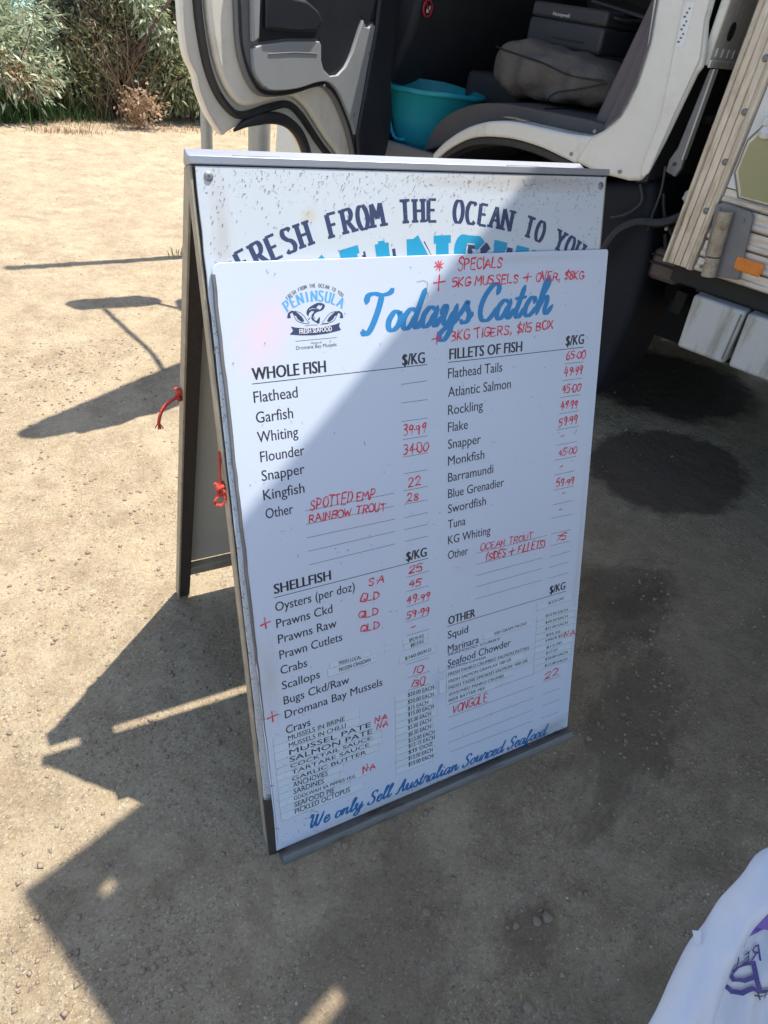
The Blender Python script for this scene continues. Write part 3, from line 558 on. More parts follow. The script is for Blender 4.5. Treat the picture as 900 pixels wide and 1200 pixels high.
mb = MB(); mb.prism([(1.305, 1.06), (1.345, 1.05), (1.356, 1.08), (1.350, 1.378), (1.332, 1.378), (1.318, 1.14), (1.303, 1.10)], .05, .07, 'y'); st_ = mb.build('cab_strut', M['steel_grey'], TR, bevel=.004)
MB().tube([(1.328, .049, 1.09), (1.328, .044, 1.09)], .006, 10).build('strut_bolt', M['rubber'], st_)
MB().box((1.3505, .035, 1.11), (1.356, .07, 1.379)).build('strut_flange', M['tank'], st_)
mb = MB()
for (pts, r) in [([(1.18, .0, .70), (1.21, .0, .82), (1.27, .02, .88), (1.36, .05, .90), (1.43, .08, .96), (1.47, .12, 1.08), (1.46, .16, 1.2)], .016),
                 ([(1.31, .02, 1.08), (1.325, .02, 1.0), (1.32, .03, .92), (1.315, .05, .86)], .0045),
                 ([(1.40, .30, 1.34), (1.43, .28, 1.26), (1.41, .22, 1.18), (1.38, .2, 1.12)], .010), ([(1.30, .12, .98), (1.34, .12, .90), (1.43, .12, .83), (1.5, .15, .88)], .007),
                 ([(1.36, .12, .85), (1.39, .13, .79), (1.46, .15, .78), (1.50, .2, .86), (1.5, .25, 1.0)], .008), ([(1.23, .05, 1.0), (1.26, .04, .95), (1.23, .02, .90), (1.17, .02, .87)], .006),
                 ([(1.42, .25, 1.1), (1.45, .2, 1.0), (1.40, .2, .92), (1.35, .2, .85)], .012)]:
    mb.tube(catmull(pts, 6), r, 8)
mb.build('hose', M['rubber'], TR, smooth=True)
mb = MB()
for (s, y, z, r) in [(1.40, .14, .93, .009), (1.36, .12, .87, .007), (1.44, .12, 1.02, .009), (1.41, .16, .80, .008), (1.37, .18, .99, .012), (1.46, .13, .93, .006), (1.45, .1, .90, .005)]:
    mb.tube([(s, y, z), (s + .006, y - .03, z + .004)], r, 8)
mb.build('pipe_fitting', M['screw'], TR, smooth=True)['kind'] = 'stuff'
MB().prism([(1.415, 1.06), (1.44, 1.06), (1.445, 1.13), (1.42, 1.12)], .05, .06, 'y').prism([(1.405, 1.22), (1.435, 1.20), (1.43, 1.29), (1.412, 1.30)], .05, .06, 'y').prism([(1.39, .99), (1.42, .97), (1.425, 1.03), (1.40, 1.02)], .06, .07, 'y').build('mounting_tab', M['tank'], TR, bevel=.004)['kind'] = 'stuff'
random.seed(3)
mb = MB()
for k in range(34):
    s, y, z = random.uniform(1.30, 1.50), random.uniform(.22, .6), random.uniform(.5, 1.35); a = random.uniform(.02, .06)
    mb.box((s, y, z), (s + a, y + .08, z + a * random.uniform(.5, 2)))
mb.build('engine_parts', M['chassis'], TR, bevel=.004)['kind'] = 'stuff'

# ---- box body
bx0, bz0, bz1, bx1 = 1.435, .795, 2.95, 6.6
MB().box((bx0 + .03, .02, bz0 + .01), (bx1, 1.95, bz1)).build('box_wall', M['alu_rib'], TR)
# corner moulding: grooved extrusion
W = .118
mb = MB(); prof = [(0, .03), (0, -.004), (.004, -.012), (.012, -.014), (.018, -.010), (.020, -.004), (.040, -.004), (.0415, -.001), (.043, -.004), (.066, -.004), (.0675, -.001), (.069, -.004), (.090, -.004), (.094, -.012), (.104, -.016), (.114, -.012), (.118, -.004), (.118, .03)]
mb.prism([(bx0 - .01 + p[0], p[1]) for p in prof], bz0 - .006, bz1, 'z'); mb.build('corner_moulding', M['alu'], TR, bevel=.0012, seg=1)
sc0 = None
for z in [.985, 1.139, 1.285, 1.43, 1.575, 1.72, 1.865, 2.01, 2.155, 2.30, 2.45, 2.60, 2.75]:
    if sc0 is None:
        sc0 = MB().lathe([(.0105, 0), (.0105, .002), (.008, .005), (.0035, .006), (.0035, .003), (.0005, .003)], 16).build('screw', M['screw'], TR, smooth=True, loc=(bx0 + .074, -.004, z), rot=(R(90), 0, 0))
    else:
        c = sc0.copy(); col.objects.link(c); c.location = (bx0 + .074, -.004, z)
# horizontal pressed panels right of the moulding
x0 = bx0 + .110
z = bz0
planks = [(bz0 - .004, .840), (.842, .900), (.902, .960), (.962, 1.020), (1.022, 1.068)]
for (a, b) in planks:
    mb = MB(); pr = [(.02, a), (-.002, a), (-.009, a + .006), (-.010, a + .018), (-.004, a + .024), (-.003, b - .002), (.02, b)]
    mb.prism(pr, x0, 3.2, 'x'); mb.build('pressed_panel', M['alu_rib'], TR, bevel=.002)
MB().box((x0, -.003, 1.069), (3.2, .018, 1.70)).build('side_sheet', M['white_box'], TR, bevel=.002)
zz = 1.702
while zz < 2.9:
    mb = MB(); mb.prism([(.02, zz), (-.002, zz), (-.009, zz + .008), (-.003, zz + .02), (-.003, zz + .078), (.02, zz + .078)], x0, 6.6, 'x'); mb.build('pressed_panel', M['alu_rib'], TR); zz += .08
MB().box((3.2, -.004, bz0), (6.6, .018, 1.70)).build('rear_sheet', M['white_box'], TR)
# eight-sided inspection hatch
cx, cz = 1.70, 1.165; w, h, c_ = .150, .118, .052
octp = lambda k: [(cx - w * k + c_ * .8, cz - h * k), (cx + w * k - c_ * .8, cz - h * k), (cx + w * k, cz - h * k + c_ * 1.3), (cx + w * k, cz + h * k - c_ * 1.3), (cx + w * k - c_ * .8, cz + h * k), (cx - w * k + c_ * .8, cz + h * k), (cx - w * k, cz + h * k - c_ * 1.3), (cx - w * k, cz - h * k + c_ * 1.3)]
hp = MB().prism(octp(1.0), -.008, -.0031, 'y').build('hatch', M['steel_grey'], TR, bevel=.002)
MB().prism(octp(.965), -.012, -.0081, 'y').build('hatch_rim', M['alu'], hp, bevel=.0015)
MB().prism(octp(.915), -.014, -.0121, 'y').build('hatch_face', M['olive'], hp, bevel=.001)
mb = MB()
for (s, z_, r) in [(1.60, 1.245, .022), (1.64, 1.262, .03), (1.59, 1.275, .016), (1.68, 1.25, .02)]:
    mb.lathe([(.001, -r), (r * .7, -r * .7), (r, 0), (r * .7, r * .7), (.001, r)], 12, Matrix.Translation((s, -.02, z_)))
mb.build('foam_filler', M['white_box'], TR, smooth=True)
# bracket with pivot tube
br = MB().prism([(1.537, 1.014), (1.560, 1.028), (1.655, 1.022), (1.668, 1.008), (1.706, .815), (1.70, .808), (1.62, .797), (1.585, .80), (1.565, .86), (1.552, .94)], -.022, -.0105, 'y').build('bracket', M['steel_grey'], TR, bevel=.003)
MB().tube([(1.582, -.036, 1.005), (1.600, -.036, .862)], .0235, 18).build('pivot_tube', M['rust_steel'], br, smooth=True, auto=50)
MB().tube([(1.601, -.036, .858), (1.609, -.036, .795)], .0245, 18).build('pivot_tube', M['rust_steel'], br, smooth=True, auto=50)
for (s, z_) in [(1.552, 1.003), (1.64, .99), (1.678, .84), (1.572, .815)]:
    MB().tube([(s, -.021, z_), (s, -.027, z_)], .0075, 6).tube([(s, -.026, z_), (s, -.0275, z_)], .003, 8).build('bolt', M['steel_grey'], br)
rf = MB().box((1.672, -.026, .838), (1.765, -.0105, .882)).build('side_reflector', M['amber'], TR, bevel=.005, seg=3)
mb = MB()
for k in range(8): mb.box((1.678 + k * .0107, -.0275, .843), (1.684 + k * .0107, -.0261, .877))
mb.build('reflector_rib', M['amber'], rf)
# lower chassis cross member and two white lockers
MB().box((1.46, .04, .72), (6.5, .10, .792)).box((1.56, .06, .705), (6.5, .3, .78)).build('under_rail', M['chassis'], TR, bevel=.006)
lk = None
for s in (1.580, 1.780, 1.980, 2.180):
    if lk is None:
        lk = MB().prism([(s + .012, .512), (s + .195, .512), (s + .192, .712), (s - .002, .712)], .0, .36, 'y').build('locker', M['tank'], TR, bevel=.012, seg=3)
        MB().prism([(s + .18, .53), (s + .186, .53), (s + .183, .70), (s + .177, .70)], -.003, .001, 'y').build('locker_groove', M['steel_grey'], lk)
    else:
        c = lk.copy(); col.objects.link(c); c.location = (s - 1.580, 0, 0)
        for ch in lk.children: d = ch.copy(); col.objects.link(d); d.parent = c
# awning: canvas stretched on two arms, with a rail along its free edge
aw = empty('awning', (0, 0, 0), parent=TR)
holes = [(1.825, 1.865, -1.715, -1.662)]
xs = [1.735, 1.832, 1.850, 2.285, 2.312, 2.6, 3.2, 3.9, 4.6, 5.4, 6.2]; ys = [-1.80, -1.705, -1.679, -1.60, -1.50, -1.2, -.9, -.6, -.3, .02]
mb = MB(); mb.v = [(x, y, z) for z in (2.497, 2.503) for x in xs for y in ys]; nx, ny = len(xs), len(ys)
open_ = {(1, 1), (3, 3)}
def vi(l, i, j): return l * nx * ny + i * ny + j
for i in range(nx - 1):
    for j in range(ny - 1):
        if (i, j) in open_: continue
        mb.f += [(vi(0, i, j), vi(0, i, j + 1), vi(0, i + 1, j + 1), vi(0, i + 1, j)), (vi(1, i, j), vi(1, i + 1, j), vi(1, i + 1, j + 1), vi(1, i, j + 1))]
mb.build('canvas', M['canvas'], aw, fixn=False)
MB().tube([(1.735, -1.80, 2.50), (6.2, -1.80, 2.50)], .012, 10).build('front_rail', M['frame_alu'], aw, smooth=True)
for s in (3.0, 4.6, 6.18):
    MB().tube([(s, .0, 2.46), (s, -1.79, 2.48)], .016, 8).build('awning_arm', M['frame_alu'], aw, smooth=True)
MB().box((1.74, -.02, 2.46), (6.2, .017, 2.54)).build('awning_track', M['frame_alu'], aw)
MB().box((1.338, .10, 1.95), (1.463, 1.85, 2.35)).build('gap_blocker_upper', M['interior'], TR, bevel=.01)  # added block, keeps sun from falling through the cab-to-box gap
MB().box((1.338, .9, 1.0), (1.463, 1.85, 1.949)).build('gap_blocker_lower', M['interior'], TR, bevel=.01)  # added lower block, shuts the same gap to sunlight
# specification label on the pillar
lb = MB().prism([(1.222, 1.42), (1.248, 1.424), (1.238, 1.54), (1.212, 1.536)], -.0112, -.0104, 'y').build('pillar_label', M['ink_white'], TR)
mb = MB()
for k in range(9): mb.box((1.222 + (k % 3) * .005 - k * .001, -.0118, 1.432 + k * .011), (1.230 + (k % 3) * .004 - k * .001, -.0113, 1.437 + k * .011))
mb.build('label_print', M['ink_grey'], lb)

# ---------------------------------------------------------------- things in the cab
TM = inv
def in_truck(s, y, z): return TM @ Vector((s, y, z))
# flexible teal tub
bk = root('flexible_tub', 'teal blue flexible rubber tub with looped handles standing on the cab floor', 'bucket', in_truck(-.03, .39, .856), (0, 0, R(-69)))
mb = MB(); n = 48; prof = [(.165, 0.0), (.175, .004), (.190, .04), (.212, .14), (.232, .25), (.240, .256), (.249, .260), (.251, .272), (.245, .280), (.237, .278), (.235, .268), (.222, .25), (.202, .14), (.180, .04), (.160, .012), (.0, .012)]
vs = []; fs = []
for (r, z) in prof:
    for k in range(n):
        a = 2 * math.pi * k / n; q = z / .28
        rr = r * (1 + q * (.06 * math.cos(2 * a + .6) + .012 * math.sin(5 * a) + .008 * math.sin(9 * a + 1)))
        vs.append((rr * math.cos(a), rr * math.sin(a), .90 * z * (1 + .025 * q * math.cos(a * 2 + 1.2) + .006 * q * math.sin(7 * a))))
for i in range(len(prof) - 1):
    for k in range(n): fs.append((i * n + k, i * n + (k + 1) % n, (i + 1) * n + (k + 1) % n, (i + 1) * n + k))
mb.add(vs, fs + [tuple(range(n - 1, -1, -1))]); mb.build('tub_body', M['teal'], bk, smooth=True, auto=60)
def on_tub(a, z, off=.006):
    q = z / .28; r = np.interp(z, [.004, .04, .14, .25], [.175, .19, .212, .232]) + off
    rr = r * (1 + q * (.06 * math.cos(2 * a + .6))); return (rr * math.cos(a), rr * math.sin(a), z)
for ac in (R(-105), R(75)):
    MB().tube(catmull([on_tub(ac - .26, .185), on_tub(ac - .27, .15, .014), on_tub(ac - .20, .09, .022), on_tub(ac - .02, .035, .02), on_tub(ac + .17, .03, .012), on_tub(ac + .30, .035, .006)], 6), .0085, 8).build('handle', M['teal_handle'], bk, smooth=True)
# folded padded bag on the seat
cu = root('folded_jacket', 'folded brown grey padded jacket lying on the truck seat under the black case', 'jacket', in_truck(.58, .46, 1.250), (0, 0, R(-69 - 4)))
nu, nv = 46, 28; vs = []
for i in range(nu):
    for j in range(nv):
        u = i / (nu - 1) * 2 - 1; a = 2 * math.pi * j / (nv - 1)
        ex = (1 - abs(u) ** 4) ** .5 if abs(u) < 1 else 0
        cy = math.copysign(abs(math.cos(a)) ** .6, math.cos(a)); cz = math.copysign(abs(math.sin(a)) ** .6, math.sin(a))
        w_ = 1 + .05 * math.sin(9 * u + 3 * a) + .04 * math.sin(17 * u - 2 * a) + .03 * math.sin(5 * a + 7 * u)
        groove = 1 - .10 * math.exp(-((a - 2.55 - .15 * u) / .10) ** 2) - .10 * math.exp(-((a - 3.6 + .5 * u) / .12) ** 2)
        vs.append((u * .33, cy * .16 * ex * w_ * groove, cz * (.098 - .022 * u) * ex * w_ * groove))
mb = MB().grid(vs, nu, nv); mb.build('padding', M['cushion'], cu, smooth=True, auto=80)
MB().tube(catmull([(-.29, -.120, .062), (-.20, -.155, .055), (0, -.168, .040), (.14, -.166, .018), (.28, -.13, .02)], 6), .0035, 6).build('seam', M['rubber'], cu, smooth=True)
MB().tube(catmull([(.29, -.12, .015), (.20, -.158, -.02), (.10, -.170, -.05), (.06, -.165, -.085)], 6), .003, 6).build('seam', M['rubber'], cu, smooth=True)
# black equipment case with its name
cs = root('black_case', 'black plastic equipment case with white lettering on top of the folded jacket', 'case', in_truck(.55, .63, 1.342), (0, 0, R(-69 - 6)))
mb = MB(); mb.box((-.195, -.16, 0), (.195, .19, .095)); mb.build('case_body', M['black_plastic'], cs, bevel=.016, seg=4)
MB().box((-.193, -.158, .0955), (.193, .188, .150)).build('case_lid', M['black_plastic'], cs, bevel=.014, seg=4)
MB().box((-.05, -.162, .030), (.11, -.1585, .036)).build('case_slot', M['rubber'], cs)
LOGO_CASE = cs
# tilted tablet on a stand and a folded cable
tb = root('tablet', 'dark tablet screen lying tilted above the black case', 'tablet', in_truck(.72, .70, 1.500), (R(4), R(7), R(-69 + 6)))
MB().box((-.16, -.13, 0), (.18, .15, .012)).build('tablet_body', M['black_plastic'], tb, bevel=.006, seg=3)
MB().box((-.145, -.115, .0121), (.165, .135, .0135)).build('tablet_screen', M['screen'], tb)
cb = MB().tube(catmull([in_truck(.60, .56, 1.468), in_truck(.66, .54, 1.476), in_truck(.72, .50, 1.474), in_truck(.76, .52, 1.469), in_truck(.80, .58, 1.475), in_truck(.84, .62, 1.49)], 6), .007, 8).build('cable', M['rubber'], smooth=True)
tag(cb, 'black cable curled on the lid of the black case', 'cable')
bb = MB().prism([(-.02, 0), (.02, 0), (.022, .07), (.010, .09), (-.012, .085), (-.022, .06)], -.02, .02, 'y').build('blue_bottle', mat('blue_plastic', (.02, .06, .35), .3), bevel=.008, loc=in_truck(.24, .62, 1.19))
tag(bb, 'small blue plastic bottle in the dark beside the folded jacket', 'bottle')
MB().box((-.02, .60, .856), (.30, 1.15, 1.188)).build('centre_console', M['interior'], TR, bevel=.03, seg=3)

# ---------------------------------------------------------------- lettering tools
class Ink:
    """flat print: filled strokes and glyphs collected on one plane, each a hair above the one before"""
    def __init__(s, z=0.0): s.mb = MB(); s.z = z
    def lift(s): s.z += 1.5e-6; return s.z
    def ribbon(s, pts, width, closed=False, cap=True):
        P = [Vector((p[0], p[1])) for p in pts]
        if len(P) < 2: return
        n = len(P); z = s.lift(); L = []; Rr = []
        for i in range(n):
            a = P[max(i - 1, 0)] if not closed else P[i - 1]; b = P[min(i + 1, n - 1)] if not closed else P[(i + 1) % n]
            t = b - a; t = t.normalized() if t.length > 1e-9 else Vector((1, 0)); nn = Vector((-t.y, t.x))
            w = width(i / (n - 1), t) if callable(width) else width
            # mitre
            if 0 < i < n - 1 and not callable(width):
                t1 = (P[i] - P[i - 1]).normalized(); c = max(.5, abs(t1.dot(t))); w = w / c
            L.append(P[i] + nn * w / 2); Rr.append(P[i] - nn * w / 2)
        dz = 1.0e-6 / n
        vs = [(p.x, p.y, z + i * dz) for i, p in enumerate(L)] + [(p.x, p.y, z + i * dz) for i, p in enumerate(Rr)]
        s.mb.add(vs, [(i, n + i, n + i + 1, i + 1) for i in range(n - 1)])
        if cap:
            for (i, sg) in ((0, -1), (n - 1, 1)):
                c = (L[i] + Rr[i]) / 2; r = (L[i] - Rr[i]).length / 2; t = (L[i] - Rr[i]).normalized() if r > 0 else Vector((0, 1)); d = Vector((t.y, -t.x)) * sg
                arc = [c + (t * math.cos(math.pi * k / 6) + d * math.sin(math.pi * k / 6)) * r for k in range(7)]
                zz = s.z + 2e-7
                s.mb.add([(p.x, p.y, zz) for p in arc], [tuple(range(7)) if sg < 0 else tuple(range(6, -1, -1))])
    def poly(s, pts):
        z = s.lift(); s.mb.add([(p[0], p[1], z) for p in pts], [tuple(range(len(pts)))])
    def build(s, name, m, parent):
        o = s.mb.build(name, m, parent, fixn=False); o['kind'] = 'stuff'; return o

_gc = {}
def glyphs(txt):
    """Blender's own typeface as triangles: (verts, faces, xmin, xmax, capheight)"""
    if txt in _gc: return _gc[txt]
    cu_ = bpy.data.curves.new('tmp', 'FONT'); cu_.body = txt; cu_.size = 1.0; cu_.resolution_u = 3; cu_.fill_mode = 'FRONT'
    ob = bpy.data.objects.new('tmp', cu_); col.objects.link(ob)
    dg = bpy.context.evaluated_depsgraph_get(); me = bpy.data.meshes.new_from_object(ob.evaluated_get(dg))
    vs = [tuple(v.co) for v in me.vertices]; fs = [tuple(p.vertices) for p in me.polygons]
    bpy.data.objects.remove(ob); bpy.data.curves.remove(cu_); bpy.data.meshes.remove(me)
    xs = [v[0] for v in vs] or [0, 1]
    _gc[txt] = (vs, fs, min(xs), max(xs)); return _gc[txt]
CAP = [v[1] for v in glyphs('H')[0]]; CAPH = max(CAP)
def print_text(ink, txt, x0, y0, x1, y1, h, bold=0.0, z=None):
    vs, fs, a, b = glyphs(txt); z = ink.lift() if z is None else z
    L = math.hypot(x1 - x0, y1 - y0); ca, sa = (x1 - x0) / L, (y1 - y0) / L; sx = L / (b - a); sy = h / CAPH
    offs = [(0, 0)] if not bold else [(-bold, 0), (bold, 0), (0, 0)]
    for k, (ox, oy) in enumerate(offs):
        o = []
        for v in vs:
            X = (v[0] - a) * sx + ox; Yy = v[1] * sy + oy; o.append((x0 + X * ca - Yy * sa, y0 + X * sa + Yy * ca, z + k * 4e-7))
        ink.mb.add(o, fs)
    ink.z = max(ink.z, z + 2e-6)

# single-line capitals and figures for hand lettering (unit box, 'c' = rounded path)
def E_(cx, cy, rx, ry, a0=90, a1=450, n=16): return [(cx + rx * math.cos(R(a0 + (a1 - a0) * i / n)), cy + ry * math.sin(R(a0 + (a1 - a0) * i / n))) for i in range(n + 1)]
HW = {
 'A': [[(0, 0), (.30, 1), (.62, 0)], [(.12, .36), (.52, .36)]], 'B': [[(.05, 0), (.05, 1)], [(.05, 1), (.38, .98), (.48, .78), (.34, .56), (.05, .53)], [(.05, .53), (.42, .50), (.56, .28), (.42, .04), (.05, 0)]],
 'C': [E_(.34, .5, .32, .5, 45, 315, 14)], 'D': [[(.05, 0), (.05, 1)], [(.05, 1), (.34, .95), (.56, .70), (.58, .36), (.40, .08), (.05, 0)]],
 'E': [[(.52, 1), (.05, 1), (.05, 0), (.55, 0)], [(.05, .52), (.44, .52)]], 'F': [[(.54, 1), (.05, 1), (.05, 0)], [(.05, .52), (.42, .52)]],
 'G': [E_(.34, .5, .32, .5, 50, 330, 14) + [(.62, .42), (.36, .42)]], 'H': [[(.05, 0), (.05, 1)], [(.55, 0), (.55, 1)], [(.05, .5), (.55, .5)]],
 'I': [[(.12, 0), (.12, 1)]], 'K': [[(.05, 0), (.05, 1)], [(.52, 1), (.07, .45), (.56, 0)]], 'L': [[(.05, 1), (.05, 0), (.50, 0)]],
 'M': [[(.02, 0), (.10, 1), (.38, .35), (.64, 1), (.74, 0)]], 'N': [[(.05, 0), (.05, 1), (.55, 0), (.55, 1)]], 'O': [E_(.34, .5, .31, .5)],
 'P': [[(.05, 0), (.05, 1)], [(.05, 1), (.40, .98), (.52, .74), (.38, .48), (.05, .44)]], 'Q': [E_(.34, .5, .31, .5), [(.36, .28), (.66, -.05)]],
 'R': [[(.05, 0), (.05, 1)], [(.05, 1), (.40, .98), (.52, .76), (.38, .52), (.05, .48)], [(.26, .48), (.58, 0)]],
 'S': [[(.52, .86), (.36, 1), (.14, .95), (.08, .74), (.22, .56), (.42, .44), (.52, .24), (.40, .03), (.18, 0), (.04, .14)]],
 'T': [[(0, 1), (.60, 1)], [(.30, 1), (.30, 0)]], 'U': [[(.05, 1), (.05, .30), (.16, .04), (.34, -.01), (.50, .06), (.57, .30), (.57, 1)]],
 'V': [[(0, 1), (.28, 0), (.58, 1)]], 'W': [[(0, 1), (.18, 0), (.38, .65), (.58, 0), (.76, 1)]], 'X': [[(0, 1), (.55, 0)], [(.52, 1), (0, 0)]], 'Y': [[(0, 1), (.28, .5), (.56, 1)], [(.28, .5), (.28, 0)]],
 '0': [E_(.28, .5, .26, .5)], '1': [[(.10, 1), (.10, 0)]], '2': [[(.04, .78), (.14, .97), (.34, .98), (.45, .78), (.36, .50), (.05, .06), (.16, .10), (.52, .02)]],
 '3': [[(.05, .92), (.26, 1), (.44, .84), (.38, .62), (.18, .55), (.42, .46), (.48, .22), (.30, .02), (.04, .06)]], '4': [[(.32, 1), (.02, .36), (.52, .40)], [(.40, .72), (.36, 0)]],
 '5': [[(.50, 1), (.12, .98), (.08, .56), (.32, .62), (.48, .42), (.44, .12), (.24, 0), (.02, .06)]], '6': [[(.42, .98), (.18, .74), (.06, .34), (.14, .04), (.36, .02), (.48, .24), (.36, .46), (.12, .38)]],
 '7': [[(.02, .98), (.50, .98), (.20, 0)]], '8': [[(.28, .55), (.08, .76), (.26, .99), (.46, .78), (.28, .55), (.06, .26), (.26, 0), (.50, .24), (.28, .55)]],
 '9': [[(.44, .80), (.26, .99), (.06, .78), (.14, .54), (.36, .58), (.45, .84), (.42, .40), (.36, 0)]],
 '.': [[(.10, .42), (.14, .40)]], ',': [[(.12, .08), (.04, -.22)]], '-': [[(.02, .42), (.42, .50)]], '+': [[(0, .48), (1.0, .52)], [(.50, 0), (.46, 1)]], '$': [[(.50, .80), (.34, .92), (.10, .82), (.10, .60), (.42, .44), (.50, .22), (.32, .06), (.06, .14)], [(.32, 1.14), (.24, -.14)]],
 '(': [[(.30, 1.12), (.10, .75), (.08, .30), (.24, -.12)]], ')': [[(.06, 1.12), (.26, .8), (.28, .30), (.08, -.12)]], '/': [[(0, 0), (.4, 1)]],
 '*': [[(.5 + .12 * math.cos(a), .5 + .12 * math.sin(a)), (.5 + .5 * math.cos(a), .5 + .5 * math.sin(a))] for a in [R(45 * k + 10) for k in range(8)]],
}
ADV = {'M': .90, 'W': .92, 'I': .26, '1': .26, '.': .26, ',': .30, ' ': .42, '+': 1.15, '-': .5, '(': .42, ')': .42, '*': 1.0}
ROUND = set('BCDGOPQRSU0235689$()')
def hand(ink, txt, x0, y0, x1, y1, h, pen, seed):
    r = random.Random(seed); tot = 0
    for ch in txt: tot += ADV.get(ch, .72 if ch.isalpha() else .62)
    tot -= .1 if len(txt) > 1 else 0
    L = math.hypot(x1 - x0, y1 - y0); ca, sa = (x1 - x0) / L, (y1 - y0) / L; sx = L / tot; x = 0
    if len(txt) == 1 and txt not in '*+': sx = min(sx, h * 1.2)
    for ch in txt:
        g = HW.get(ch); jy = r.gauss(0, .035) * h; hs = h * (1 + r.gauss(0, .08)); sk = .10 + r.gauss(0, .07)
        if g:
            for st in g:
                pts = [(px + r.gauss(0, .024), py + r.gauss(0, .024)) for px, py in st]
                if ch in ROUND and len(pts) > 3: pts = [(q.x, q.y) for q in catmull([(p[0], p[1], 0) for p in pts], 4)]
                out = []
                for px, py in pts:
                    X = (x + px) * sx + py * h * sk; Yy = py * hs + jy; out.append((x0 + X * ca - Yy * sa, y0 + X * sa + Yy * ca))
                # densify so the pen pressure can vary
                d = []
                for i in range(len(out) - 1):
                    for k in range(4): t = k / 4; d.append((out[i][0] * (1 - t) + out[i + 1][0] * t, out[i][1] * (1 - t) + out[i + 1][1] * t))
                d.append(out[-1]); ph = r.uniform(0, 6)
                pw = pen * (.8 if ch == '*' else 1)
                ink.ribbon(d, lambda t, tv, ph=ph, pw=pw: pw * (1 + .26 * math.sin(ph + t * 6) - .18 * t))
        x += ADV.get(ch, .72 if ch.isalpha() else .62)

# slab lettering on an arc
def slab_arc(ink, txt, cx, cy, Rad, pitch, mid, h, w, thick, thin, serif, only=None, off=(0, 0), skew=0):
    for i, ch in enumerate(txt):
        if only and i not in only: continue
        g = HW.get(ch)
        if not g: continue
        a = (i - mid) * pitch / Rad
        wch = w * (1.18 if ch in 'MWN' else (.42 if ch == 'I' else 1)); base = {'M': .76, 'I': .24, 'O': .68, 'Q': .68}.get(ch, .6)
        def tf(px, py):
            lx = (px / base - .5) * wch; ly = py * h; rr = Rad + ly
            return (cx + off[0] + rr * math.sin(a) + lx * math.cos(a), cy + off[1] + rr * math.cos(a) - lx * math.sin(a))
        up = Vector((math.sin(a), math.cos(a)))
        for st in g:
            pts = st
            if ch in ROUND and len(pts) > 3: pts = [(q.x, q.y) for q in catmull([(p[0], p[1], 0) for p in pts], 5)]
            inset = thin / h * .5
            pts = [(px, min(max(py, inset * .6), 1 - inset * .6)) for px, py in pts]
            o = [tf(*p) for p in pts]; d = []
            for k in range(len(o) - 1):
                A, B = Vector(o[k]), Vector(o[k + 1]); t = (B - A).normalized() if (B - A).length > 0 else up
                if ch in ROUND and len(pts) > 6: d.append(o[k]); continue
                ww = thin + (thick - thin) * abs(t.dot(up)) ** 1.5
                ink.ribbon([o[k], o[k + 1]], ww, cap=False)
            if d:
                d.append(o[-1]); ink.ribbon(d, lambda t, tv: thin + (thick - thin) * abs(tv.dot(up)) ** 1.3, cap=False)
            if serif:
                for (p, q) in ((st[0], st[1]), (st[-1], st[-2])):
                    dy = abs(p[1] - q[1]); dx = abs(p[0] - q[0])
                    if dy > dx * .6 and (abs(p[1]) < .03 or abs(p[1] - 1) < .03):
                        yy = inset if p[1] < .5 else 1 - inset
                        c0 = tf(p[0] - serif * base / .6, yy); c1 = tf(p[0] + serif * base / .6, yy); ink.ribbon([c0, c1], thin, cap=False)

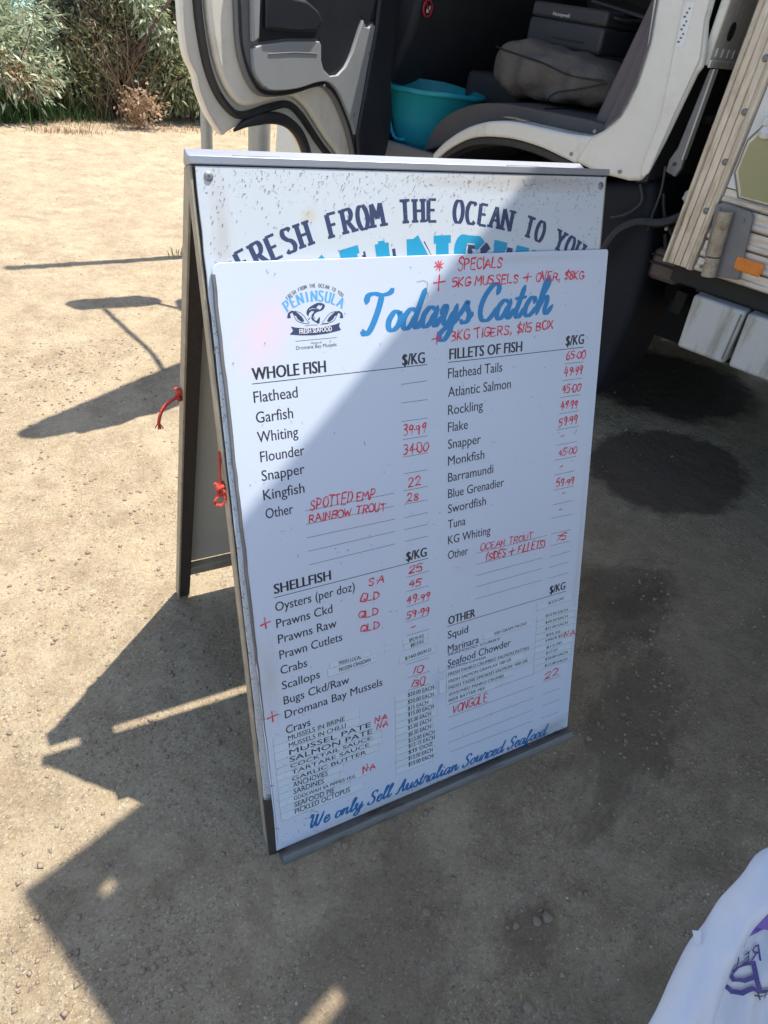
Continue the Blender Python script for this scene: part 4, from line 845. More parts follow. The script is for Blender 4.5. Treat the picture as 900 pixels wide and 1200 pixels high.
# brush script, lower case with joins: strokes in em units (x height .5)
SC = {
 'T': (.70, [[(.02, .78), (.06, .95), (.22, 1.0), (.45, .95), (.66, .98), (.78, 1.08)], [(.46, .95), (.40, .6), (.28, .2), (.16, -.02), (.04, -.04), (.0, .06)]]),
 'C': (.62, [[(.56, .72), (.60, .88), (.50, 1.0), (.32, .92), (.12, .62), (.05, .28), (.14, .02), (.34, -.02), (.52, .14), (.64, .34)]]),
 'W': (1.02, [[(.02, .80), (.10, 1.0), (.20, .90), (.16, .5), (.14, .12), (.24, .0), (.40, .35), (.52, .88), (.46, .4), (.50, .05), (.62, .0), (.80, .45), (.92, .98)]]),
 'S': (.66, [[(.60, .80), (.58, .95), (.42, 1.0), (.26, .86), (.26, .66), (.42, .48), (.48, .26), (.36, .04), (.16, -.02), (.02, .10), (.06, .24)]]),
 'A': (.74, [[(.0, .02), (.10, -.02), (.26, .25), (.56, .98), (.54, .5), (.52, .10), (.62, .02), (.76, .22)], [(.16, .34), (.36, .40), (.62, .36)]]),
 'o': (.46, [[(.34, .48), (.18, .46), (.05, .26), (.06, .06), (.18, -.02), (.33, .08), (.39, .28), (.34, .46), (.38, .38), (.50, .38)]]),
 'd': (.60, [[(.38, .46), (.22, .50), (.06, .32), (.04, .08), (.14, -.02), (.28, .08), (.40, .34)], [(.60, 1.0), (.50, .66), (.40, .26), (.40, .04), (.50, .0), (.64, .22)]]),
 'a': (.60, [[(.38, .46), (.22, .50), (.06, .32), (.04, .08), (.14, -.02), (.28, .08), (.40, .34)], [(.46, .50), (.42, .28), (.40, .06), (.48, -.01), (.64, .22)]]),
 'y': (.60, [[(.0, .30), (.10, .50), (.16, .44), (.10, .16), (.16, .0), (.28, .04), (.42, .34)], [(.50, .50), (.44, .2), (.36, -.20), (.22, -.44), (.06, -.42), (.04, -.28), (.20, -.12), (.44, .0), (.64, .22)]]),
 's': (.42, [[(-.02, .18), (.12, .36), (.24, .56), (.24, .42), (.34, .22), (.32, .04), (.18, -.02), (.06, .06)], [(.32, .06), (.46, .24)]]),
 't': (.40, [[(.30, .86), (.20, .48), (.12, .16), (.14, .0), (.26, .0), (.42, .24)], [(.02, .52), (.22, .54), (.42, .55)]]),
 'c': (.44, [[(.34, .36), (.34, .48), (.20, .50), (.06, .28), (.06, .06), (.18, -.02), (.32, .06), (.46, .24)]]),
 'h': (.60, [[(.0, .18), (.18, .56), (.34, .92), (.28, 1.02), (.20, .86), (.12, .4), (.05, .0)], [(.08, .16), (.22, .44), (.34, .50), (.38, .38), (.34, .10), (.44, .0), (.62, .22)]]),
 'e': (.44, [[(.0, .20), (.16, .24), (.32, .36), (.28, .50), (.14, .46), (.05, .22), (.10, .02), (.24, -.02), (.46, .24)]]),
 'n': (.60, [[(.0, .30), (.10, .50), (.14, .42), (.08, .16), (.04, .0)], [(.08, .16), (.22, .42), (.36, .50), (.38, .38), (.34, .10), (.44, .0), (.62, .22)]]),
 'l': (.34, [[(.0, .18), (.16, .52), (.32, .90), (.28, 1.04), (.18, .90), (.10, .45), (.08, .10), (.16, -.01), (.36, .22)]]),
 'u': (.60, [[(.0, .28), (.10, .50), (.14, .44), (.09, .16), (.15, .0), (.28, .06), (.42, .36)], [(.48, .50), (.42, .22), (.42, .04), (.50, .0), (.64, .22)]]),
 'r': (.42, [[(.0, .28), (.12, .46), (.16, .60), (.18, .48), (.34, .48), (.30, .24), (.28, .06), (.36, .0), (.46, .22)]]),
 'i': (.32, [[(.0, .22), (.12, .50), (.08, .22), (.09, .04), (.17, .0), (.34, .22)], [(.20, .70), (.22, .74)]]),
 'f': (.44, [[(.0, .18), (.20, .54), (.38, .92), (.32, 1.03), (.22, .88), (.10, .30), (.0, -.25), (.06, -.40), (.16, -.25), (.18, .0), (.30, .10), (.46, .24)]]),
}
def script(ink, txt, x0, y0, x1, y1, h, pen, slant=.22, space=.34):
    tot = sum(SC[c][0] if c in SC else space for c in txt); L = math.hypot(x1 - x0, y1 - y0); ca, sa = (x1 - x0) / L, (y1 - y0) / L; sx = L / (tot + slant * .6); x = 0
    for ch in txt:
        if ch not in SC: x += space; continue
        for st in SC[ch][1]:
            pts = [(q.x, q.y) for q in catmull([(p[0], p[1], 0) for p in st], 7)]; o = []
            for px, py in pts:
                X = (x + px) * sx + py * h * slant; Yy = py * h; o.append((x0 + X * ca - Yy * sa, y0 + X * sa + Yy * ca))
            def wd(t, tv):
                s_ = min(1.08, .50 + .66 * abs(tv.y)); e = min(1, t * 9 + .55, (1 - t) * 9 + .45); return pen * s_ * e
            ink.ribbon(o, wd)
        x += SC[ch][0]

# ---------------------------------------------------------------- A-frame sign
TILT = (math.atan2(.949, .317), 0, 0)
AF = root('sandwich_board', 'white A-frame sidewalk sign with metal rails, arched navy lettering along its top', 'sign', (0, 0, 0))
fr = empty('front_leaf', (.016, -.002, -.006), TILT, AF)
FL, FRt = -.0165, .7865
LEGB = -.012
mb = MB().box((FL, LEGB, -.034), (FL + .004, 1.298, -.011)).box((FL + .0041, LEGB + .001, -.034), (FL + .028, 1.297, -.030)); mb.build('rail', M['leg_tan'], fr, bevel=.001)
mb = MB().box((FRt - .004, LEGB, -.034), (FRt, 1.298, -.011)).box((FRt - .028, LEGB + .001, -.034), (FRt - .0041, 1.297, -.030)); mb.build('rail', M['leg_tan'], fr, bevel=.001)
mb = MB().box((FL + .001, LEGB - .001, -.0105), (FL + .034, .14, -.0035)); mb.build('leg', M['leg_black'], fr, bevel=.001)
MB().box((FRt - .030, LEGB - .001, -.0105), (FRt - .001, .14, -.0045)).build('leg', M['leg_black'], fr, bevel=.001)
mb = MB().box((FL + .029, 1.270, -.033), (FRt - .029, 1.298, -.0105)).box((FL - .001, 1.2985, -.034), (FRt + .001, 1.310, -.0045)); mb.build('top_rail', M['cap_alu'], fr, bevel=.0015)
# front panel with a slightly ragged left edge and rounded lower corner
r = random.Random(5); pts = [(.779, 1.2965), (-.0085, 1.2965)]
yy = 1.27
while yy > .16: pts.append((-.0092 + r.gauss(0, .0004) - .0042 * (1 - yy / 1.3), yy)); yy -= .03
pts += [(-.0135, .150), (-.0115, .133), (-.004, .127), (.010, .128), (.779, .128)]
fp = MB().prism(pts, -.0100, -.0062, 'z').build('front_panel', M['frame_white'], fr, bevel=.0006, seg=1)
for (x, y) in [(.0085, 1.283), (.768, 1.281), (-.0045, .144)]:
    MB().lathe([(.0068, 0), (.0068, .0008), (.0052, .0022), (.0022, .0024), (.0022, .0010), (.0004, .0010)], 18, Matrix.Translation((x, y, -.0062))).build('screw', M['screw'], fp, smooth=True)
cxa, cya, Ra = .385, 1.2195 - .80, .80
navy = Ink(-.00612); slab_arc(navy, 'FRESH FROM THE OCEAN TO YOU', cxa, cya, Ra, .0262, 12.9, .0365, .0192, .0082, .0042, .20)
navy.build('arched_lettering', M['ink_navy'], fp)
sh_ = Ink(-.00611); slab_arc(sh_, 'PENINSULA', .392, 1.093 - .75, .75, .080, 4.15, .105, .060, .026, .013, .15, only={1, 2, 3, 4, 5, 6, 7}, off=(.013, -.010)); sh_.build('name_shadow', M['ink_navy'], fp)
wh = Ink(-.00606); slab_arc(wh, 'PENINSULA', .392, 1.093 - .75, .75, .080, 4.15, .108, .066, .033, .019, .15, only={1, 2, 3, 4, 5, 6, 7}, off=(.002, -.001)); wh.build('name_outline', M['frame_white'], fp)
cy_ = Ink(-.00600); slab_arc(cy_, 'PENINSULA', .392, 1.093 - .75, .75, .080, 4.15, .105, .060, .026, .013, .15, only={1, 2, 3, 4, 5, 6, 7}); cy_.build('name_lettering', M['ink_cyan'], fp)
def scuffs(name, parent, n, x0, x1, y0, y1, z, seed, big=1.0, density=None):
    r = random.Random(seed); k = Ink(z)
    for i in range(n):
        x, y = r.uniform(x0, x1), r.uniform(y0, y1)
        if density and r.random() > density(x, y): continue
        a = r.uniform(0, 3.14); L = r.expovariate(1 / .0045) * big + .0008; d = [(x, y)]
        for q in range(4):
            a += r.gauss(0, .5); d.append((d[-1][0] + math.cos(a) * L / 4, d[-1][1] + math.sin(a) * L / 4))
        k.ribbon(d, r.uniform(.0003, .0011), cap=False)
    for i in range(n):
        x, y = r.uniform(x0, x1), r.uniform(y0, y1)
        if density and r.random() > density(x, y): continue
        q = r.uniform(.0005, .0014); k.poly([(x + q * math.cos(a) * r.uniform(.5, 1.2), y + q * math.sin(a)) for a in [6.283 * j / 6 for j in range(6)]])
    return k.build(name, M['scuff'], parent)
scuffs('scuff', fp, 800, 0, .77, 1.13, 1.293, -.00605, 21, .7, lambda x, y: .06 + 1.0 * max(0, (y - 1.15) / .14) ** 3 + (.5 if x > .72 or x < .03 else 0))
scuffs('scuff', fp, 160, -.012, -.002, .15, 1.1, -.00605, 22, .5)
# lower lip the menu sheet stands in
lip = MB(); n = 40
prof = [(-.002, .0102), (.004, .0135), (.0045, .020), (-.006, .0245), (-.022, .0235), (-.026, .018), (-.026, -.006), (-.002, -.006)]
vs = []
for i in range(n):
    x = .004 + (.800 - .004) * i / (n - 1); wv = .0025 * math.sin(x * 31) * math.exp(-x * 5) + .0008 * math.sin(x * 70)
    for (y, z) in prof: vs.append((x, y + wv - .004, z + wv * .5))
k = len(prof); fs = [(i * k + j, i * k + (j + 1) % k, (i + 1) * k + (j + 1) % k, (i + 1) * k + j) for i in range(n - 1) for j in range(k)] + [tuple(range(k)), tuple((n - 1) * k + j for j in range(k))[::-1]]
lip.add(vs, fs); lip.build('ledge', M['lip'], fr, smooth=True, auto=35)
MB().box((.02, .10, -.034), (.77, .13, -.0105)).build('bottom_rail', M['leg_tan'], fr, bevel=.001)
# rear leaf
zt = 1.243; yR = .830
Ur = Vector((0, .4600 - (yR - .03), zt)); LR = Ur.length; Ur.normalize()
re_ = empty('rear_leaf', (.0, yR - .03, -.012), (math.pi - math.atan2(Ur.z, -Ur.y), 0, 0), AF)   # local y up the leaf, z towards the front leaf
LR += .012
mb = MB().box((.012, 0, -.030), (.017, LR - .051, .0)).box((.0171, .001, -.030), (.052, LR - .052, -.026)); mb.build('rail', M['leg_tan'], re_, bevel=.001)
mb = MB().box((.796, 0, -.030), (.801, LR - .051, .0)).box((.772, .001, -.030), (.7959, LR - .052, -.026)); mb.build('rail', M['leg_tan'], re_, bevel=.001)
MB().box((.0172, .004, -.0255), (.045, LR - .053, -.002)).build('rail_inner', M['leg_black'], re_)
MB().box((.053, .135, -.036), (.771, LR - .052, -.0305)).build('rear_panel', M['panel_back'], re_, bevel=.001)
MB().box((.0452, .105, -.0255), (.770, .140, -.004)).build('bottom_rail', M['leg_tan'], re_, bevel=.001)
MB().box((.0125, LR - .050, -.0365), (.7985, LR - .026, .0)).build('top_rail', M['cap_alu'], re_, bevel=.0015)
# hinge plates bridging the two leaves
for (a, b) in ((.080, .155), (.60, .675)):
    MB().box((a, .430, 1.2215), (b, .474, 1.2245)).tube([(a, .453, 1.224), (b, .453, 1.224)], .004, 8).build('hinge', M['steel_grey'], AF)

# red cords tied to the rails
def knot(mb, c, r, seed):
    q = random.Random(seed); pts = []
    for i in range(40):
        a = i * .62; pts.append((c[0] + r * math.cos(a) * (.8 + .2 * math.sin(i * 1.3)), c[1] + r * math.sin(a * 1.31) * .8, c[2] + r * math.sin(a * .83 + 1)))
    mb.tube(catmull(pts, 3), r * .42, 6)
cA = (.000, .676, .395)
mb = MB(); knot(mb, (.012, .606, .755), .0095, 1)
mb.tube(catmull([(.006, .604, .752), (-.012, .596, .748), (-.028, .588, .740), (-.038, .582, .726), (-.042, .580, .712)], 5), .0034, 8)
for k in range(7): mb.tube([(-.042, .580, .714), (-.044 + random.Random(k).gauss(0, .004), .582 + random.Random(k + 9).gauss(0, .003), .697)], .0013, 5)
tag(mb.build('rope', M['rope'], smooth=True), 'frayed red cord knotted on the rear leg of the sign, its end hanging outward', 'rope')
mb = MB(); DY, DZ = .052, .188
knot(mb, (-.006, .222 + DY, .565 + DZ), .0085, 2)
mb.tube(catmull([(-.007, .224 + DY, .575 + DZ), (-.005, .232 + DY, .595 + DZ), (-.003, .240 + DY, .612 + DZ), (-.002, .246 + DY, .625 + DZ)], 5), .0024, 8)
mb.tube(catmull([(-.007, .216 + DY, .562 + DZ), (-.019, .212 + DY, .553 + DZ), (-.021, .212 + DY, .544 + DZ), (-.009, .210 + DY, .541 + DZ), (-.003, .212 + DY, .552 + DZ)], 5, closed=True), .0026, 7, closed=True)
tag(mb.build('rope', M['rope'], smooth=True), 'red cord loop tied to the front rail, in the gap of the A-frame', 'rope')

# ---------------------------------------------------------------- menu sheet standing on the ledge
MS = root('menu_board', 'white price list board headed Todays Catch, standing on the ledge of the A-frame', 'menu board', (.016, -.002, -.006), TILT)
r = random.Random(8); W_, H_ = .797, 1.1665; pts = []
cr = .014
def corner(cx, cy, a0): return [(cx + cr * math.cos(R(a0 + 90 * k / 5)), cy + cr * math.sin(R(a0 + 90 * k / 5))) for k in range(6)]
pts = [(-.001, .002), (.800, .001), (.799, .6), (W_, H_ - .004), (W_ - .003, H_)] + [(x, H_ + r.gauss(0, .0003)) for x in (.7, .6, .5, .4, .3, .2, .1)] + corner(-.003 + cr, H_ - cr, 90)
yy = 1.12
while yy > .05: pts.append((-.003 + .0045 * (1 - yy / 1.16) + r.gauss(0, .0005), yy)); yy -= .035
sheet = MB().prism(pts, -.0035, .0, 'z').build('sheet', M['menu_white'], MS, bevel=.0008, seg=1)
# bent worn left flange of the sheet
mb = MB(); vs = []; ys = [1.150 - i * (1.13 / 50) for i in range(51)]
for y in ys:
    wv = r.gauss(0, .0004)
    ox = .0045 * (1 - y / 1.16); k_ = min(1, max(.15, (y - .10) / .5))
    vs += [(ox - .0046 * k_ + wv, y, -.0045), (ox - .0038 * k_ + wv, y, .0010 * k_), (ox - .0006 + wv * .5, y, .0012 * k_), (ox + .0008 * k_ + wv, y, .00015)]
mb.grid(vs, 51, 4); mb.build('worn_edge', M['frame_alu'], MS, smooth=True, fixn=False)
PZ = .00006
PRINTS = [
 ('H','WHOLE FISH',0.0436,0.9870,0.1719,0.9870,0.0180),('H','$/KG',0.3212,0.9842,0.3674,0.9829,0.0192),
 ('H','FILLETS OF FISH',0.4213,0.9837,0.5899,0.9854,0.0189),('H','$/KG',0.7022,0.9853,0.7499,0.9858,0.0187),
 ('H','SHELLFISH',0.0466,0.5994,0.1586,0.5975,0.0191),('H','$/KG',0.3234,0.5961,0.3703,0.5962,0.0201),('H','OTHER',0.4252,0.4223,0.4942,0.4179,0.0213),
 ('H','$/KG',0.7061,0.4182,0.7528,0.4173,0.0202),('P','Flathead',0.0423,0.9501,0.1185,0.9507,0.0162),
 ('P','Garfish',0.0429,0.9167,0.1077,0.9164,0.0166),('P','Whiting',0.0420,0.8827,0.1143,0.8837,0.0169),
 ('P','Flounder',0.0440,0.8492,0.1235,0.8490,0.0173),('P','Snapper',0.0433,0.8161,0.1211,0.8154,0.0176),
 ('P','Kingfish',0.0429,0.7815,0.1185,0.7804,0.0179),('P','Other',0.0439,0.7467,0.0944,0.7460,0.0183),
 ('P','Flathead Tails',0.4184,0.9508,0.5436,0.9494,0.0169),('P','Atlantic Salmon',0.4188,0.9159,0.5665,0.9140,0.0173),
 ('P','Rockling',0.4192,0.8814,0.5002,0.8795,0.0176),('P','Flake',0.4194,0.8475,0.4652,0.8464,0.0172),
 ('P','Snapper',0.4197,0.8145,0.4972,0.8118,0.0176),('P','Monkfish',0.4201,0.7801,0.5071,0.7788,0.0179),
 ('P','Barramundi',0.4205,0.7463,0.5307,0.7442,0.0182),('P','Blue Grenadier',0.4209,0.7126,0.5593,0.7096,0.0186),
 ('P','Swordfish',0.4212,0.6793,0.5146,0.6777,0.0189),('P','Tuna',0.4216,0.6457,0.4641,0.6440,0.0192),
 ('P','KG Whiting',0.4219,0.6125,0.5285,0.6072,0.0196),('P','Other',0.4223,0.5773,0.4722,0.5743,0.0199),
 ('P','Oysters (per doz)',0.0455,0.5634,0.2074,0.5611,0.0186),('P','Prawns Ckd',0.0445,0.5284,0.1580,0.5271,0.0190),
 ('P','Prawns Raw',0.0450,0.4955,0.1650,0.4926,0.0193),('P','Prawn Cutlets',0.0450,0.4612,0.1754,0.4587,0.0197),
 ('P','Crabs',0.0442,0.4278,0.0984,0.4243,0.0200),('P','Scallops',0.0443,0.3931,0.1230,0.3891,0.0204),
 ('P','Bugs Ckd/Raw',0.0448,0.3580,0.1854,0.3545,0.0208),('P','Dromana Bay Mussels',0.0445,0.3280,0.2611,0.3191,0.0211),
 ('P','Crays',0.0439,0.2890,0.0958,0.2843,0.0205),('P','Squid',0.4238,0.3855,0.4768,0.3849,0.0181),('P','Marinara',0.4242,0.3512,0.5070,0.3476,0.0184),
 ('P','Seafood Chowder',0.4245,0.3162,0.5974,0.3090,0.0187),('S','SEAFOOD CURRY',0.4243,0.3419,0.5676,0.3378,0.0060),
 ('S','SALMON CAVIAR',0.4246,0.3068,0.5285,0.3016,0.0052),('S','FRESH PANKO CRUMBED SALMON PATTIES',0.4258,0.2889,0.6536,0.2849,0.0081),
 ('S','FRESH SALMON GRAVLAX 100 GR',0.4270,0.2694,0.6021,0.2697,0.0082),('S','FRESH TASSIE SMOKED SALMON  400 GR',0.4272,0.2525,0.6516,0.2500,0.0082),
 ('S','SEASONED PANKO CRUMBS',0.4274,0.2350,0.5819,0.2317,0.0078),('S','BEER BATTER MIX',0.4275,0.2183,0.5289,0.2165,0.0084),
 ('S','500 GRAM PACKS',0.5490,0.3555,0.6421,0.3550,0.0076),('S','$23.00',0.7040,0.3902,0.7508,0.3915,0.0069),
 ('S','$12.95 EACH',0.6995,0.3577,0.7665,0.3552,0.0070),('S','$20.20 EACH',0.6998,0.3396,0.7682,0.3374,0.0070),
 ('S','$21.00 EACH',0.7001,0.3218,0.7699,0.3194,0.0071),('S','$25.50',0.7037,0.3038,0.7477,0.3011,0.0066),
 ('S','4 PACK $22',0.7028,0.2876,0.7603,0.2871,0.0072),('S','$15.00',0.7082,0.2682,0.7553,0.2673,0.0073),
 ('S','$17.50',0.7078,0.2521,0.7435,0.2516,0.0068),('S','$10.00 EACH',0.7069,0.2345,0.7782,0.2325,0.0074),
 ('S','$12.00 EACH',0.7066,0.2165,0.7789,0.2124,0.0074),('S','MUSSELS IN BRINE',0.0467,0.2699,0.1708,0.2691,0.0109),
 ('S','MUSSELS IN CHILLI',0.0466,0.2519,0.1723,0.2515,0.0110),('S','MUSSEL PATE',0.0461,0.2339,0.2302,0.2304,0.0121),
 ('S','SALMON PATE',0.0455,0.2157,0.2330,0.2118,0.0122),('S','COCKTAIL SAUCE',0.0457,0.2008,0.2300,0.1965,0.0087),
 ('S','TARTARE SAUCE',0.0467,0.1843,0.2244,0.1811,0.0093),('S','GARLIC BUTTER',0.0467,0.1671,0.2162,0.1645,0.0094),
 ('S','ANCHOVIES',0.0476,0.1503,0.1247,0.1468,0.0126),('S','SARDINES',0.0472,0.1329,0.1151,0.1300,0.0127),
 ('S','GOOLWAH SA PIPPIES 1KG',0.0468,0.1164,0.1878,0.1125,0.0091),('S','SEAFOOD PIE',0.0468,0.0980,0.1373,0.0953,0.0129),
 ('S','PICKLED OCTOPUS',0.0464,0.0802,0.1737,0.0799,0.0131),('S','$20.00 EACH',0.3218,0.2723,0.3878,0.2683,0.0102),
 ('S','$20.00 EACH',0.3215,0.2539,0.3878,0.2501,0.0103),('S','$15 EACH',0.3213,0.2364,0.3731,0.2338,0.0104),
 ('S','FRESH LOCAL',0.1649,0.4075,0.2146,0.4055,0.0077),('S','FROZEN CANADIAN',0.1649,0.3907,0.2355,0.3915,0.0087),
 ('S','$92.95 KG',0.3272,0.4080,0.3630,0.4089,0.0081),('S','$85.0 KG',0.3306,0.3947,0.3630,0.3956,0.0081),
 ('S','$160.00/KG',0.3165,0.3669,0.3813,0.3689,0.0082),('S','$15.00 EACH',0.3215,0.2207,0.3873,0.2177,0.0105),
 ('S','$5.00 EACH',0.3213,0.2023,0.3807,0.2004,0.0106),('S','$5.00 EACH',0.3210,0.1844,0.3807,0.1833,0.0107),
 ('S','$0.50 EACH',0.3218,0.1659,0.3807,0.1655,0.0108),('S','$13.00 EACH',0.3216,0.1493,0.3902,0.1465,0.0108),
 ('S','$12-15 EACH',0.3214,0.1344,0.3902,0.1313,0.0104),('S','$35 DOZ',0.3212,0.1182,0.3846,0.1159,0.0104),
 ('S','$12.50 EACH',0.3209,0.1007,0.3847,0.0981,0.0111),('S','$15.00 EACH',0.3207,0.0831,0.3864,0.0800,0.0112),
 ('R','39.99',0.3199,0.8532,0.3684,0.8540,0.0194),('R','34.00',0.3193,0.8160,0.3734,0.8176,0.0198),('R','22',0.3298,0.7507,0.3562,0.7518,0.0165),
 ('R','28',0.3258,0.7221,0.3524,0.7211,0.0158),('R','SPOTTED EMP',0.1257,0.7461,0.2572,0.7439,0.0189),
 ('R','RAINBOW TROUT',0.1223,0.7222,0.2792,0.7147,0.0156),('R','*',0.3876,1.1410,0.4060,1.1423,0.0162),
 ('R','SPECIALS',0.4367,1.1392,0.5346,1.1420,0.0181),('R','+',0.3836,1.1083,0.4125,1.1098,0.0255),
 ('R','5KG MUSSELS + OVER, $8KG',0.4250,1.1134,0.7362,1.1129,0.0150),('R','+',0.3816,1.0148,0.4065,1.0158,0.0217),
 ('R','3KG TIGERS, $115 BOX',0.4225,1.0180,0.6661,1.0220,0.0167),('R','65.00',0.7047,0.9579,0.7565,0.9556,0.0150),
 ('R','49.99',0.7027,0.9229,0.7518,0.9229,0.0173),('R','45.00',0.7005,0.8889,0.7501,0.8878,0.0156),('R','49.99',0.6989,0.8538,0.7454,0.8531,0.0169),
 ('R','59.99',0.6963,0.8190,0.7490,0.8190,0.0165),('R','-',0.7072,0.7892,0.7199,0.7895,0.0133),('R','45.00',0.7020,0.7533,0.7531,0.7509,0.0144),
 ('R','-',0.7094,0.7210,0.7229,0.7209,0.0138),('R','59.99',0.7015,0.6822,0.7534,0.6795,0.0168),('R','-',0.7202,0.6572,0.7306,0.6571,0.0143),
 ('R','-',0.7167,0.6191,0.7254,0.6192,0.0145),('R','75',0.7111,0.5500,0.7425,0.5482,0.0160),('R','OCEAN TROUT',0.5027,0.5772,0.6436,0.5717,0.0140),
 ('R','(SIDES + FILLETS)',0.5176,0.5502,0.6809,0.5437,0.0170),('R','VONGOLE',0.4368,0.1836,0.5370,0.1797,0.0220),
 ('R','N.A',0.7619,0.2825,0.7955,0.2823,0.0146),('R','22',0.7078,0.1796,0.7528,0.1786,0.0194),('R','25',0.3269,0.5674,0.3588,0.5667,0.0167),
 ('R','45',0.3274,0.5366,0.3551,0.5330,0.0151),('R','49.99',0.3220,0.4988,0.3761,0.4957,0.0173),('R','59.99',0.3205,0.4660,0.3761,0.4610,0.0166),
 ('R','-',0.3326,0.4355,0.3453,0.4352,0.0149),('R','S.A',0.2371,0.5645,0.2705,0.5640,0.0163),('R','QLD',0.2163,0.5344,0.2592,0.5307,0.0146),
 ('R','QLD',0.2124,0.4986,0.2557,0.4958,0.0148),('R','QLD',0.2139,0.4672,0.2580,0.4623,0.0151),('R','+',0.0145,0.5319,0.0361,0.5341,0.0213),
 ('R','10',0.3339,0.3269,0.3585,0.3221,0.0179),('R','130',0.3294,0.2944,0.3625,0.2884,0.0181),('R','+',0.0082,0.3259,0.0341,0.3280,0.0237),
 ('R','N.A',0.2389,0.2346,0.2693,0.2345,0.0150),('R','N.A',0.2433,0.2180,0.2703,0.2165,0.0140),('R','N.A',0.2056,0.1147,0.2364,0.1170,0.0179),
]
RULES = [
 (0.042,0.9813,0.373,0.9799,0.0016),(0.418,0.9796,0.751,0.9787,0.0016),(0.045,0.5912,0.375,0.5903,0.0016),(0.422,0.4162,0.757,0.4103,0.0016),
 (0.318,0.9499,0.373,0.9509,0.0010),(0.318,0.9159,0.373,0.9159,0.0010),(0.317,0.8817,0.373,0.8806,0.0010),(0.319,0.8469,0.373,0.8466,0.0010),
 (0.318,0.8130,0.373,0.8131,0.0010),(0.320,0.7800,0.373,0.7788,0.0010),(0.319,0.7458,0.373,0.7449,0.0010),(0.320,0.7182,0.373,0.7170,0.0010),
 (0.319,0.6904,0.374,0.6904,0.0010),(0.320,0.6653,0.374,0.6651,0.0010),(0.320,0.6399,0.374,0.6395,0.0010),(0.117,0.7462,0.298,0.7451,0.0010),
 (0.117,0.7202,0.298,0.7188,0.0010),(0.117,0.6940,0.299,0.6918,0.0010),(0.117,0.6671,0.298,0.6662,0.0010),(0.118,0.6397,0.299,0.6400,0.0010),
 (0.702,0.9492,0.754,0.9487,0.0010),(0.700,0.9151,0.753,0.9151,0.0010),(0.697,0.8806,0.752,0.8802,0.0010),(0.697,0.8456,0.751,0.8460,0.0010),
 (0.694,0.8116,0.754,0.8109,0.0010),(0.694,0.7780,0.754,0.7776,0.0010),(0.694,0.7447,0.754,0.7440,0.0010),(0.695,0.7109,0.754,0.7105,0.0010),
 (0.696,0.6763,0.755,0.6745,0.0010),(0.695,0.6415,0.755,0.6404,0.0010),(0.696,0.6096,0.758,0.6072,0.0010),(0.698,0.5716,0.757,0.5693,0.0010),
 (0.698,0.5421,0.756,0.5410,0.0010),(0.699,0.5145,0.758,0.5146,0.0010),(0.699,0.4879,0.757,0.4873,0.0010),(0.700,0.4601,0.759,0.4588,0.0010),
 (0.495,0.5726,0.686,0.5708,0.0010),(0.495,0.5463,0.680,0.5430,0.0010),(0.494,0.5197,0.677,0.5174,0.0010),(0.495,0.4926,0.679,0.4904,0.0010),
 (0.495,0.4630,0.679,0.4606,0.0010),(0.323,0.5603,0.376,0.5618,0.0010),(0.323,0.5283,0.376,0.5274,0.0010),(0.322,0.4928,0.376,0.4942,0.0010),
 (0.322,0.4582,0.376,0.4585,0.0010),(0.321,0.4250,0.376,0.4242,0.0010),(0.320,0.3549,0.376,0.3533,0.0010),(0.322,0.3204,0.378,0.3182,0.0010),
 (0.323,0.2881,0.378,0.2857,0.0010),(0.428,0.2119,0.676,0.2073,0.0010),(0.428,0.1760,0.679,0.1709,0.0010),(0.428,0.1405,0.678,0.1360,0.0010),
 (0.428,0.1048,0.678,0.1008,0.0010),(0.436,0.0754,0.680,0.0648,0.0010),(0.704,0.1740,0.762,0.1710,0.0010),(0.707,0.1368,0.763,0.1343,0.0010),
 (0.707,0.1007,0.764,0.1009,0.0010),(0.707,0.0634,0.765,0.0620,0.0010),
]
LGX = (1.66554e-4, -9.923e-6, .0893553)
LGY = (-1.10318e-5, -1.49167e-4, 1.1517511)
def width_pen(style): return 0
iH = Ink(PZ); iP = Ink(PZ); iS = Ink(.00034); iR = Ink(.00040); iL = Ink(PZ)
sd_ = 0
for (st, txt, x0, y0, x1, y1, h) in PRINTS:
    ym = (y0 + y1) / 2
    if st == 'H': print_text(iH, txt, x0, ym, x1, ym, .0196, bold=.0009)
    elif st == 'P': print_text(iP, txt, x0, ym, x1, ym, .0186, bold=.00022)
    elif st == 'S': print_text(iS, txt, x0, y0, x1, y1, h * 1.0, bold=.00018)
    elif st == 'R':
        sd_ += 1; hand(iR, txt, x0, y0, x1, y1, h, .0025 if h > .0145 else .0021, sd_)
for (x0, y0, x1, y1, w) in RULES:
    iL.ribbon([(x0, y0), (x1, (y1 + y0) / 2 + (y1 - y0) * .3)], w * .85, cap=False)
iH.build('heading_lettering', M['ink_black'], sheet); iP.build('product_lettering', M['ink_black'], sheet)
iR.build('handwriting', M['ink_red'], sheet); iL.build('ruled_lines', M['ink_black'], sheet)
